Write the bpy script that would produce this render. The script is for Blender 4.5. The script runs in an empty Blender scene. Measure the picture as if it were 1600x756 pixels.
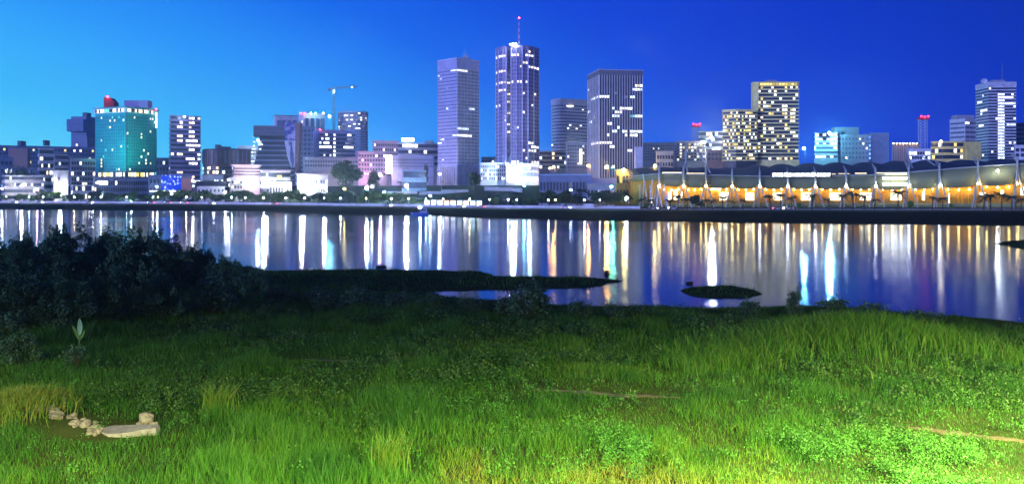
import bpy, math, random
import numpy as np
from mathutils import Vector, Matrix
random.seed(7)
RNG = np.random.default_rng(11)
SC = bpy.context.scene
COL = SC.collection
F = 1386.0            # focal length of the photograph in its own pixels
H = 12.0              # height of the viewpoint over the water
HY = 295.0            # row of the horizon
R = math.radians

def X(px, Y): return (px - 800.0) * Y / F
def Z(py, Y): return H + (HY - py) * Y / F
def lerp_tab(tab, t):
    return float(np.interp(t, [a[0] for a in tab], [a[1] for a in tab]))
ONES = ['', 'first', 'second', 'third', 'fourth', 'fifth', 'sixth', 'seventh', 'eighth', 'ninth', 'tenth', 'eleventh', 'twelfth',
        'thirteenth', 'fourteenth', 'fifteenth', 'sixteenth', 'seventeenth', 'eighteenth', 'nineteenth']
def ordinal(n):
    if n < 20: return ONES[n]
    tens = {2: ('twentieth', 'twenty'), 3: ('thirtieth', 'thirty'), 4: ('fortieth', 'forty'), 5: ('fiftieth', 'fifty'), 6: ('sixtieth', 'sixty'), 7: ('seventieth', 'seventy')}[n // 10]
    return tens[0] if n % 10 == 0 else tens[1] + '-' + ONES[n % 10]

# ------------------------------------------------------------------ materials
def new_mat(name):
    m = bpy.data.materials.new(name); m.use_nodes = True
    nt = m.node_tree
    for n in list(nt.nodes):
        if n.type != 'OUTPUT_MATERIAL': nt.nodes.remove(n)
    return m, nt, nt.nodes['Material Output']
def surf(name, col, rough=.75, var=.18, scale=.35, metal=0.0, bump=0.0, spec=.3):
    m, nt, out = new_mat(name)
    b = nt.nodes.new('ShaderNodeBsdfPrincipled')
    b.inputs['Roughness'].default_value = rough
    b.inputs['Metallic'].default_value = metal
    b.inputs['Specular IOR Level'].default_value = spec
    tc = nt.nodes.new('ShaderNodeTexCoord')
    nz = nt.nodes.new('ShaderNodeTexNoise'); nz.inputs['Scale'].default_value = scale; nz.inputs['Detail'].default_value = 5
    nt.links.new(tc.outputs['Object'], nz.inputs['Vector'])
    rp = nt.nodes.new('ShaderNodeValToRGB')
    rp.color_ramp.elements[0].position = .3; rp.color_ramp.elements[1].position = .72
    rp.color_ramp.elements[0].color = [c * (1 - var) for c in col] + [1]
    rp.color_ramp.elements[1].color = [min(1, c * (1 + var)) for c in col] + [1]
    nt.links.new(nz.outputs['Fac'], rp.inputs['Fac'])
    nt.links.new(rp.outputs['Color'], b.inputs['Base Color'])
    if bump:
        bp = nt.nodes.new('ShaderNodeBump'); bp.inputs['Strength'].default_value = bump
        nt.links.new(nz.outputs['Fac'], bp.inputs['Height']); nt.links.new(bp.outputs['Normal'], b.inputs['Normal'])
    nt.links.new(b.outputs[0], out.inputs['Surface'])
    return m
def glow(name, col, strength, vary=0.0, sample='AUTO'):
    m, nt, out = new_mat(name)
    e = nt.nodes.new('ShaderNodeEmission'); e.inputs['Color'].default_value = (*col, 1); e.inputs['Strength'].default_value = strength
    if vary:
        oi = nt.nodes.new('ShaderNodeObjectInfo')
        mr = nt.nodes.new('ShaderNodeMapRange')
        mr.inputs['To Min'].default_value = strength * (1 - vary); mr.inputs['To Max'].default_value = strength * (1 + vary)
        nt.links.new(oi.outputs['Random'], mr.inputs['Value']); nt.links.new(mr.outputs[0], e.inputs['Strength'])
    nt.links.new(e.outputs[0], out.inputs['Surface'])
    m.cycles.emission_sampling = sample
    return m
def foliage(name, cols, trans=.3, rough=.6, scale=.8, attr=None):
    m, nt, out = new_mat(name)
    b = nt.nodes.new('ShaderNodeBsdfPrincipled'); b.inputs['Roughness'].default_value = rough; b.inputs['Specular IOR Level'].default_value = .25
    tr = nt.nodes.new('ShaderNodeBsdfTranslucent')
    mx = nt.nodes.new('ShaderNodeMixShader'); mx.inputs[0].default_value = trans
    rp = nt.nodes.new('ShaderNodeValToRGB')
    els = rp.color_ramp.elements
    for i, c in enumerate(cols):
        e = els[i] if i < 2 else els.new(1.0)
        e.position = i / max(1, len(cols) - 1)
    for e, c in zip(sorted(els, key=lambda q: q.position), cols): e.color = (*c, 1)
    if attr:
        at = nt.nodes.new('ShaderNodeAttribute'); at.attribute_name = attr
        nt.links.new(at.outputs['Fac'], rp.inputs['Fac'])
    else:
        tc = nt.nodes.new('ShaderNodeTexCoord'); nz = nt.nodes.new('ShaderNodeTexNoise')
        nz.inputs['Scale'].default_value = scale; nz.inputs['Detail'].default_value = 4
        mr = nt.nodes.new('ShaderNodeMapRange'); mr.inputs['From Min'].default_value = .3; mr.inputs['From Max'].default_value = .7
        nt.links.new(tc.outputs['Object'], nz.inputs['Vector']); nt.links.new(nz.outputs['Fac'], mr.inputs['Value'])
        nt.links.new(mr.outputs[0], rp.inputs['Fac'])
    nt.links.new(rp.outputs['Color'], b.inputs['Base Color']); nt.links.new(rp.outputs['Color'], tr.inputs['Color'])
    nt.links.new(b.outputs[0], mx.inputs[1]); nt.links.new(tr.outputs[0], mx.inputs[2]); nt.links.new(mx.outputs[0], out.inputs['Surface'])
    return m

M = {}
M['white'] = surf('white_render', (.62, .62, .64))
M['offwhite'] = surf('offwhite_render', (.5, .5, .53))
M['lavender'] = surf('lavender_concrete', (.37, .36, .54))
M['grey'] = surf('grey_concrete', (.30, .30, .33))
M['darkgrey'] = surf('dark_concrete', (.14, .14, .17))
M['bluegrey'] = surf('bluegrey_cladding', (.16, .19, .30))
M['brown'] = surf('brown_cladding', (.26, .15, .13))
M['brick'] = surf('redbrown_brick', (.24, .09, .09))
M['plum'] = surf('plum_aluminium', (.25, .19, .37), rough=.5)
M['pink'] = surf('pink_render', (.52, .34, .42))
M['cream'] = surf('cream_render', (.62, .56, .34))
M['yellow'] = surf('yellow_render', (.62, .52, .16))
M['straw'] = surf('straw_render', (.80, .72, .26))
M['orange'] = surf('orange_render', (.74, .35, .02), scale=.2, var=.25)
M['teal'] = surf('teal_panels', (.03, .34, .34), rough=.5)
M['tealdark'] = surf('deep_teal_glass', (.02, .12, .17), rough=.3)
M['roofdark'] = surf('dark_roofing', (.05, .055, .07))
M['roofpink'] = surf('pink_roof_sheet', (.50, .36, .40))
M['roofblue'] = surf('pale_blue_sheet', (.30, .48, .62))
M['membrane'] = surf('greygreen_membrane', (.22, .24, .10), rough=.6, scale=.08)
M['shell'] = surf('dark_shell_roof', (.035, .045, .04), rough=.6, scale=.1)
M['steel'] = surf('pale_steel_paint', (.40, .45, .36), rough=.5)
M['pole'] = surf('galvanised_pole', (.28, .29, .31), rough=.5, metal=.4)
M['glass'] = surf('dark_window_glass', (.025, .03, .05), rough=.28, spec=.4)
M['glassblue'] = surf('blue_window_glass', (.04, .07, .16), rough=.3, spec=.4)
M['glasspale'] = surf('pale_window_glass', (.10, .11, .18), rough=.2, spec=.6)
M['asphalt'] = surf('asphalt', (.055, .055, .06), scale=.3, spec=0)
M['paving'] = surf('promenade_paving', (.42, .41, .40), scale=.5)
M['kerb'] = surf('kerb_concrete', (.5, .5, .48))
M['paint'] = surf('road_paint', (.75, .75, .72))
M['citysoil'] = surf('city_ground', (.025, .045, .03), scale=.05, spec=0)
M['bank'] = surf('bank_turf', (.005, .007, .004), scale=.25, bump=.3, spec=0)
M['soil'] = surf('field_soil', (.030, .042, .012), scale=.5, bump=.4, spec=0)
M['mud'] = surf('mud', (.02, .022, .018), scale=.4, spec=0)
M['dirt'] = surf('trodden_dirt', (.075, .065, .032), scale=2.0, bump=.3)
M['stone'] = surf('rubble_stone', (.13, .122, .095), scale=3, bump=.5)
M['slab'] = surf('broken_concrete', (.14, .14, .125), scale=4, bump=.4, var=.3)
M['bark'] = surf('bark', (.07, .05, .035), scale=3, bump=.5)
M['black'] = surf('black_rubber', (.015, .015, .017))
M['carpaint'] = surf('car_paint', (.35, .36, .40), rough=.3, spec=.6)
M['boatblue'] = surf('boat_paint', (.03, .10, .45), rough=.4)
M['hull'] = surf('boat_hull', (.35, .40, .5), rough=.4)
M['redpaint_redlit'] = surf('red_paint_and_red_light', (.5, .02, .03))
WS = 3.0
WS = 2.2
M['w_warm'] = glow('lit_window_warm', (1, .83, .55), WS, .5, 'NONE')
M['w_cool'] = glow('lit_window_cool', (.80, .92, 1), WS, .5, 'NONE')
M['w_white'] = glow('lit_window_white', (1, .96, .88), WS * 1.2, .5, 'NONE')
M['w_yellow'] = glow('lit_window_yellow', (1, .78, .22), WS * .6, .5, 'NONE')
M['w_blue'] = glow('lit_window_blue', (.20, .42, 1), WS * .7, .5, 'NONE')
M['w_teal'] = glow('lit_window_teal', (.25, .95, .9), WS * .35, .5, 'NONE')
M['w_dim'] = glow('lit_window_dim', (.55, .55, .9), .35, .6, 'NONE')
M['panel'] = glow('lit_shopfront', (1, .88, .60), 3.2)
M['sign'] = glow('lit_lettering', (.93, .97, 1), 6, 0, 'NONE')
M['signbox'] = glow('lit_sign_box', (.95, .97, 1), 5)
M['screen'] = None
LAMP = dict(white=(1, .97, .92), cool=(.55, .80, 1), blue=(.22, .52, 1), orange=(1, .42, .08), green=(.15, 1, .55), red=(1, .03, .06),
            pink=(1, .55, .80), warm=(1, .78, .38), amber=(1, .70, .20), cyan=(.20, .72, 1))
def lampmat(c, s):
    k = 'lamp_%s_%d' % (c, s)
    if k not in M: M[k] = glow(k, LAMP[c], s)
    return M[k]

# ------------------------------------------------------------------ mesh building
class MB:
    def __init__(self): self.v = []; self.f = []; self.mi = []; self.mats = []
    def mat(self, m):
        if m not in self.mats: self.mats.append(m)
        return self.mats.index(m)
    def add(self, vs, fs, m=None):
        o = len(self.v); self.v += [tuple(p) for p in vs]
        k = self.mat(m) if m else 0
        for f in fs: self.f.append([i + o for i in f]); self.mi.append(k)
    def prism(self, poly, z0, z1, m=None, top=None):
        n = len(poly)
        top = top or poly
        vs = [(p[0], p[1], z0) for p in poly] + [(p[0], p[1], z1) for p in top]
        fs = [[i, (i + 1) % n, n + (i + 1) % n, n + i] for i in range(n)]
        fs += [list(range(n - 1, -1, -1)), list(range(n, 2 * n))]
        self.add(vs, fs, m)
    def box(self, c, s, a=0.0, m=None):
        ca, sa = math.cos(a), math.sin(a)
        hx, hy = s[0] / 2, s[1] / 2
        poly = [(c[0] + ca * u - sa * w, c[1] + sa * u + ca * w) for u, w in ((-hx, -hy), (hx, -hy), (hx, hy), (-hx, hy))]
        self.prism(poly, c[2] - s[2] / 2, c[2] + s[2] / 2, m)
    def tube(self, p0, p1, r0, r1=None, n=8, m=None, caps=True):
        r1 = r0 if r1 is None else r1
        p0, p1 = Vector(p0), Vector(p1)
        d = (p1 - p0).normalized(); a = d.orthogonal().normalized(); b = d.cross(a)
        vs = []
        for p, r in ((p0, r0), (p1, r1)):
            for i in range(n):
                t = 2 * math.pi * i / n
                vs.append(p + a * (math.cos(t) * r) + b * (math.sin(t) * r))
        fs = [[i, (i + 1) % n, n + (i + 1) % n, n + i] for i in range(n)]
        if caps: fs += [list(range(n - 1, -1, -1)), list(range(n, 2 * n))]
        self.add(vs, fs, m)
    def ball(self, c, r, m=None, seg=10, ring=6, sq=(1, 1, 1)):
        vs = [(c[0], c[1], c[2] + r * sq[2])]
        for j in range(1, ring):
            t = math.pi * j / ring
            for i in range(seg):
                q = 2 * math.pi * i / seg
                vs.append((c[0] + r * sq[0] * math.sin(t) * math.cos(q), c[1] + r * sq[1] * math.sin(t) * math.sin(q), c[2] + r * sq[2] * math.cos(t)))
        vs.append((c[0], c[1], c[2] - r * sq[2]))
        fs = [[0, 1 + i, 1 + (i + 1) % seg] for i in range(seg)]
        for j in range(ring - 2):
            o = 1 + j * seg
            for i in range(seg): fs.append([o + i, o + seg + i, o + seg + (i + 1) % seg, o + (i + 1) % seg])
        o = 1 + (ring - 2) * seg; L = len(vs) - 1
        fs += [[L, o + (i + 1) % seg, o + i] for i in range(seg)]
        self.add(vs, fs, m)
    def mesh(self, name, m=None, origin=(0, 0, 0), smooth=False):
        me = bpy.data.meshes.new(name)
        ox, oy, oz = origin
        me.from_pydata([(x - ox, y - oy, z - oz) for x, y, z in self.v], [], self.f)
        mats = self.mats or [m]
        for k in mats: me.materials.append(k)
        if self.mats: me.polygons.foreach_set('material_index', self.mi)
        if smooth: me.polygons.foreach_set('use_smooth', [True] * len(me.polygons))
        me.update()
        return me
    def build(self, name, m=None, parent=None, smooth=False, loc=None):
        """loc: world base of a thing that is one mesh; a part gets coordinates relative to its thing"""
        org = origin_of(parent) if parent is not None else (loc or (0, 0, 0))
        o = bpy.data.objects.new(name, self.mesh(name, m, org, smooth))
        COL.objects.link(o)
        if parent is not None: o.parent = parent
        elif loc is not None: o.location = loc
        return o
def origin_of(o):
    v = Vector((0, 0, 0))
    while o is not None: v += o.location; o = o.parent
    return tuple(v)
def tag(o, label=None, cat=None, group=None, kind=None):
    if label: o['label'] = label
    if cat: o['category'] = cat
    if group: o['group'] = group
    if kind: o['kind'] = kind
    return o
def empty(name, loc, label, cat, group=None, rz=0):
    o = bpy.data.objects.new(name, None); COL.objects.link(o); o.location = loc; o.rotation_euler.z = rz
    o.empty_display_size = .5
    return tag(o, label, cat, group)
def np_mesh(name, verts, quads, mats, attrs=None, smooth=False):
    me = bpy.data.meshes.new(name)
    verts = np.asarray(verts, np.float32); quads = np.asarray(quads, np.int32)
    n, k = len(quads), quads.shape[1]
    me.vertices.add(len(verts)); me.vertices.foreach_set('co', verts.ravel())
    me.loops.add(n * k); me.loops.foreach_set('vertex_index', quads.ravel())
    me.polygons.add(n); me.polygons.foreach_set('loop_start', np.arange(0, n * k, k, dtype=np.int32))
    if smooth: me.polygons.foreach_set('use_smooth', np.ones(n, bool))
    for m in mats: me.materials.append(m)
    for key, arr in (attrs or {}).items():
        a = me.attributes.new(key, 'FLOAT', 'POINT'); a.data.foreach_set('value', np.asarray(arr, np.float32))
    me.update(calc_edges=True); me.validate()
    return me
def link(name, me, loc=(0, 0, 0), parent=None, rz=0, sc=None):
    o = bpy.data.objects.new(name, me); COL.objects.link(o); o.location = loc; o.rotation_euler.z = rz
    if sc: o.scale = sc
    if parent is not None: o.parent = parent
    return o
def copy_tree(o, parent=None):
    c = o.copy(); COL.objects.link(c)
    if parent is not None: c.parent = parent
    for ch in list(o.children): copy_tree(ch, c)
    return c

# ------------------------------------------------------------------ camera, sky, sun
cam = bpy.data.cameras.new('camera'); co = bpy.data.objects.new('camera', cam); COL.objects.link(co)
co.location = (0, 0, H); co.rotation_euler = (R(90), 0, 0)
cam.sensor_width = 36; cam.lens = 36 * F / 1600; cam.shift_y = -(378 - HY) / 1600; cam.clip_end = 8000; cam.clip_start = .5
SC.camera = co
SC.view_settings.view_transform = 'Standard'; SC.view_settings.look = 'None'; SC.view_settings.exposure = .22; SC.view_settings.gamma = 1
SC.view_settings.use_curve_mapping = False
SC.render.engine = 'CYCLES'
SC.cycles.use_light_tree = True; SC.cycles.use_denoising = True
SC.cycles.max_bounces = 6; SC.cycles.diffuse_bounces = 2; SC.cycles.glossy_bounces = 3; SC.cycles.transmission_bounces = 3
SC.cycles.sample_clamp_indirect = 8; SC.cycles.caustics_reflective = False; SC.cycles.caustics_refractive = False

def lin(r, g, b):
    f = lambda c: (c / 255 / 12.92) if c / 255 <= .04045 else ((c / 255 + .055) / 1.055) ** 2.4
    return (f(r), f(g), f(b), 1)
SUN_EL, SUN_AZ = R(3), R(-140)     # azimuth clockwise from +Y
W = bpy.data.worlds.new('World'); SC.world = W; W.use_nodes = True
nt = W.node_tree; bg = nt.nodes['Background']
tc = nt.nodes.new('ShaderNodeTexCoord')
sep = nt.nodes.new('ShaderNodeSeparateXYZ'); nt.links.new(tc.outputs['Generated'], sep.inputs[0])
dot = nt.nodes.new('ShaderNodeVectorMath'); dot.operation = 'DOT_PRODUCT'
dot.inputs[1].default_value = (math.sin(R(-50)), math.cos(R(-50)), 0)
nt.links.new(tc.outputs['Generated'], dot.inputs[0])
mz = nt.nodes.new('ShaderNodeMath'); mz.operation = 'MAXIMUM'; mz.inputs[1].default_value = 0; nt.links.new(sep.outputs['Z'], mz.inputs[0])
mk = nt.nodes.new('ShaderNodeMath'); mk.operation = 'MULTIPLY'; mk.inputs[1].default_value = 1.45; nt.links.new(mz.outputs[0], mk.inputs[0])
su = nt.nodes.new('ShaderNodeMath'); su.operation = 'SUBTRACT'; nt.links.new(dot.outputs['Value'], su.inputs[0]); nt.links.new(mk.outputs[0], su.inputs[1])
mr = nt.nodes.new('ShaderNodeMapRange'); mr.inputs['From Min'].default_value = -1; mr.inputs['From Max'].default_value = 1
nt.links.new(su.outputs[0], mr.inputs['Value'])
rp = nt.nodes.new('ShaderNodeValToRGB'); nt.links.new(mr.outputs[0], rp.inputs['Fac'])
stops = [(-1, (30, 60, 170)), (-.4, (8, 34, 140)), (-.1, (1, 44, 168)), (.1, (1, 50, 190)), (.3, (4, 64, 206)), (.48, (12, 98, 224)),
         (.64, (40, 146, 240)), (.8, (66, 190, 248)), (.95, (112, 230, 254))]
els = rp.color_ramp.elements
for i, (u, c) in enumerate(stops):
    e = els[i] if i < 2 else els.new(1)
    e.position = (u + 1) / 2; e.color = lin(*c)
sky = nt.nodes.new('ShaderNodeTexSky'); sky.sky_type = 'NISHITA'; sky.sun_disc = False
sky.sun_elevation = SUN_EL; sky.sun_rotation = SUN_AZ
sk = nt.nodes.new('ShaderNodeMix'); sk.data_type = 'RGBA'; sk.blend_type = 'ADD'
sk.inputs['Factor'].default_value = .015
ml = nt.nodes.new('ShaderNodeVectorMath'); ml.operation = 'SCALE'; ml.inputs['Scale'].default_value = .10
nt.links.new(sky.outputs[0], ml.inputs[0])
nt.links.new(rp.outputs['Color'], sk.inputs['A']); nt.links.new(ml.outputs[0], sk.inputs['B'])
nt.links.new(sk.outputs['Result'], bg.inputs['Color']); bg.inputs['Strength'].default_value = 1.0
sl = bpy.data.lights.new('dusk_fill', 'SUN'); sl.energy = 3.6; sl.angle = R(12); sl.color = (.33, .40, 1)  # blue fill from behind-left, added to brighten the walls facing the camera
so = bpy.data.objects.new('dusk_fill', sl); COL.objects.link(so)
sd = Vector((math.sin(SUN_AZ) * math.cos(SUN_EL), math.cos(SUN_AZ) * math.cos(SUN_EL), math.sin(SUN_EL)))
so.rotation_euler = sd.to_track_quat('Z', 'Y').to_euler()

# ------------------------------------------------------------------ far bank: shore, promenade, road, rising city ground
YS = [(-900, 640), (-400, 600), (0, 554), (300, 500), (640, 416), (760, 372), (1000, 332), (1300, 310), (1600, 292), (2100, 280), (2600, 275)]
YR = [(-900, 660), (-400, 622), (0, 578), (300, 542), (640, 456), (760, 426), (1000, 402), (1300, 396), (1600, 392), (2100, 388), (2600, 386)]
def ys(px): return lerp_tab(YS, px)
def yr(px): return lerp_tab(YR, px)
RW = 12.0
def smooth(t):
    t = max(0., min(1., t)); return t * t * (3 - 2 * t)
def gz(px, Y):
    st = 34 + 100 * smooth((px - 900) / 110)
    return 2.8 + 11.5 * smooth((Y - yr(px) - RW - st) / 130)
def gw(x, y): return gz(800 + x * F / y, y)
pxs = list(range(-900, 2601, 20))
def strip(name, rows, mat, kind='structure', label=None):
    """rows: functions px -> (Y, z); one sheet"""
    vs = []; fs = []; n = len(pxs)
    for fn in rows:
        for p in pxs:
            Y, z = fn(p); vs.append((X(p, Y), Y, z))
    for r in range(len(rows) - 1):
        for i in range(n - 1): fs.append([r * n + i, r * n + i + 1, (r + 1) * n + i + 1, (r + 1) * n + i])
    b = MB(); b.add(vs, fs); o = b.build(name, mat); o['kind'] = kind
    return o
def wob(p, k, a): return a * (math.sin(p * .031 * k + k) + .6 * math.sin(p * .083 * k + 2 * k))
strip('riverbank', [lambda p: (ys(p) - 12, -1.2), lambda p: (ys(p) + wob(p, 1, 1.5), 0.0), lambda p: (ys(p) + 4 + wob(p, 1, 1.5), .9),
                    lambda p: (.5 * (ys(p) + yr(p)), 1.7 + wob(p, 2, .12)), lambda p: (yr(p) - 19 + wob(p, 3, 1.2), 2.15)], M['bank'])
M['lawn'] = surf('lamplit_shore_lawn', (.035, .085, .022), scale=.3, bump=.3, spec=0)  # lamplit brightness of the upper turf put into a paler green
strip('lawn', [lambda p: (yr(p) - 19.3 + wob(p, 3, 1.2), 2.12), lambda p: (yr(p) - 14, 2.45), lambda p: (yr(p) - 8, 2.66)], M['lawn'])
strip('promenade', [lambda p: (yr(p) - 8.3, 2.5), lambda p: (yr(p) - 8.2, 2.68), lambda p: (yr(p) - 3.2, 2.7), lambda p: (yr(p) - 3.0, 2.7), lambda p: (yr(p) - 2.99, 2.5)], M['paving'])
strip('road', [lambda p: (yr(p) - 3.2, 2.55), lambda p: (yr(p) + RW, 2.58)], M['asphalt'])
strip('pavement', [lambda p: (yr(p) + RW, 2.4), lambda p: (yr(p) + RW + .02, 2.7), lambda p: (yr(p) + RW + 3, 2.72)], M['kerb'])
bp_ = MB()
for p in range(-300, 1900, 8):
    Y = yr(p) + 4.6; Y2 = yr(p + 3) + 4.6
    bp_.add([(X(p, Y), Y - .08, 2.572), (X(p + 3, Y2), Y2 - .08, 2.572), (X(p + 3, Y2), Y2 + .08, 2.573), (X(p, Y), Y + .08, 2.573)], [[0, 1, 2, 3]])
tag(bp_.build('road_markings', M['paint']), kind='structure')
offs = [2.9, 12, 24, 34, 50, 70, 90, 110, 130, 150, 170, 190, 220, 260, 320, 500, 900, 1800, 3600]
strip('city_ground', [(lambda p, d=d: (yr(p) + RW + d, gz(p, yr(p) + RW + d))) for d in offs], M['citysoil'])

# water -------------------------------------------------------------
m, nt, out = new_mat('lagoon_water')
b = nt.nodes.new('ShaderNodeBsdfAnisotropic'); b.distribution = 'BECKMANN'; b.inputs['Color'].default_value = (.74, .84, 1, 1)
deep = nt.nodes.new('ShaderNodeBsdfDiffuse'); deep.inputs['Color'].default_value = (.004, .008, .045, 1)
fr_ = nt.nodes.new('ShaderNodeFresnel'); fr_.inputs['IOR'].default_value = 1.33
wmix = nt.nodes.new('ShaderNodeMixShader'); nt.links.new(fr_.outputs[0], wmix.inputs[0]); nt.links.new(deep.outputs[0], wmix.inputs[1]); nt.links.new(b.outputs[0], wmix.inputs[2])
tcw = nt.nodes.new('ShaderNodeTexCoord')
mp = nt.nodes.new('ShaderNodeMapping'); mp.inputs['Scale'].default_value = (.30, .9, 1); nt.links.new(tcw.outputs['Object'], mp.inputs['Vector'])
n1 = nt.nodes.new('ShaderNodeTexNoise'); n1.inputs['Scale'].default_value = 1.0; n1.inputs['Detail'].default_value = 5; n1.inputs['Roughness'].default_value = .6
nt.links.new(mp.outputs[0], n1.inputs['Vector'])
bm = nt.nodes.new('ShaderNodeBump'); bm.inputs['Strength'].default_value = .10; bm.inputs['Distance'].default_value = .20
nt.links.new(n1.outputs['Fac'], bm.inputs['Height']); nt.links.new(bm.outputs[0], b.inputs['Normal'])
mp2 = nt.nodes.new('ShaderNodeMapping'); mp2.inputs['Scale'].default_value = (.004, .02, 1); nt.links.new(tcw.outputs['Object'], mp2.inputs['Vector'])
n2 = nt.nodes.new('ShaderNodeTexNoise'); n2.inputs['Scale'].default_value = 1.0; n2.inputs['Detail'].default_value = 3; nt.links.new(mp2.outputs[0], n2.inputs['Vector'])
mrw = nt.nodes.new('ShaderNodeMapRange'); mrw.inputs['From Min'].default_value = .35; mrw.inputs['From Max'].default_value = .65
mrw.inputs['To Min'].default_value = .08; mrw.inputs['To Max'].default_value = .175
nt.links.new(n2.outputs['Fac'], mrw.inputs['Value']); nt.links.new(mrw.outputs[0], b.inputs['Roughness'])
nt.links.new(wmix.outputs[0], out.inputs['Surface']); M['water'] = m
wb = MB(); wb.add([(-1500, -150, 0), (1500, -150, 0), (1500, 760, 0), (-1500, 760, 0)], [[0, 1, 2, 3]])
tag(wb.build('water', m), kind='structure')

# ------------------------------------------------------------------ buildings
def ray_hit(px, C, d):
    """distance t along C + t d at which the line crosses the sight line of column px"""
    k = (px - 800.0) / F
    den = d[0] - k * d[1]
    return (k * C[1] - C[0]) / den
def two(pl, pc, pr, Y, ang=None, depth=25.0):
    C = (X(pc, Y), Y); al = math.atan2(C[0], C[1])
    if pl >= pc:
        th = -al - R(1.0); r = (math.cos(th), math.sin(th)); l = (-r[1], r[0])
        t = ray_hit(pr, C, r); Rt = (C[0] + r[0] * t, C[1] + r[1] * t)
        q = l[0] * depth, l[1] * depth
        return [C, Rt], [(Rt[0] + q[0], Rt[1] + q[1]), (C[0] + q[0], C[1] + q[1])]
    thp = R(ang) if ang else min(R(78), max(R(12), math.atan2(pc - pl, pr - pc)))
    th = thp - al; r = (math.cos(th), math.sin(th)); l = (-r[1], r[0])
    t = ray_hit(pr, C, r); s = ray_hit(pl, C, l)
    Rt = (C[0] + r[0] * t, C[1] + r[1] * t); Lt = (C[0] + l[0] * s, C[1] + l[1] * s)
    return [Lt, C, Rt], [(Rt[0] + l[0] * s, Rt[1] + l[1] * s)]
def curve(pts, depth=22.0):
    fr = [(X(p, Y), Y) for p, Y in pts]
    a, z = fr[0], fr[-1]
    n = lambda q: (q[0] / math.hypot(*q), q[1] / math.hypot(*q))
    da, dz = n(a), n(z)
    return fr, [(z[0] + dz[0] * depth, z[1] + dz[1] * depth), (a[0] + da[0] * depth, a[1] + da[1] * depth)]
def grow(poly, d):
    cx = sum(p[0] for p in poly) / len(poly); cy = sum(p[1] for p in poly) / len(poly)
    o = []
    for p in poly:
        L = math.hypot(p[0] - cx, p[1] - cy); o.append((p[0] + (p[0] - cx) / L * d, p[1] + (p[1] - cy) / L * d))
    return o
PANE = {}
def pane_mesh(w, h, m):
    k = (round(w, 2), round(h, 2), m.name)
    if k not in PANE:
        b = MB(); b.box((0, 0, 0), (k[0], .12, k[1])); PANE[k] = b.mesh('window', m)
    return PANE[k]
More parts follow.
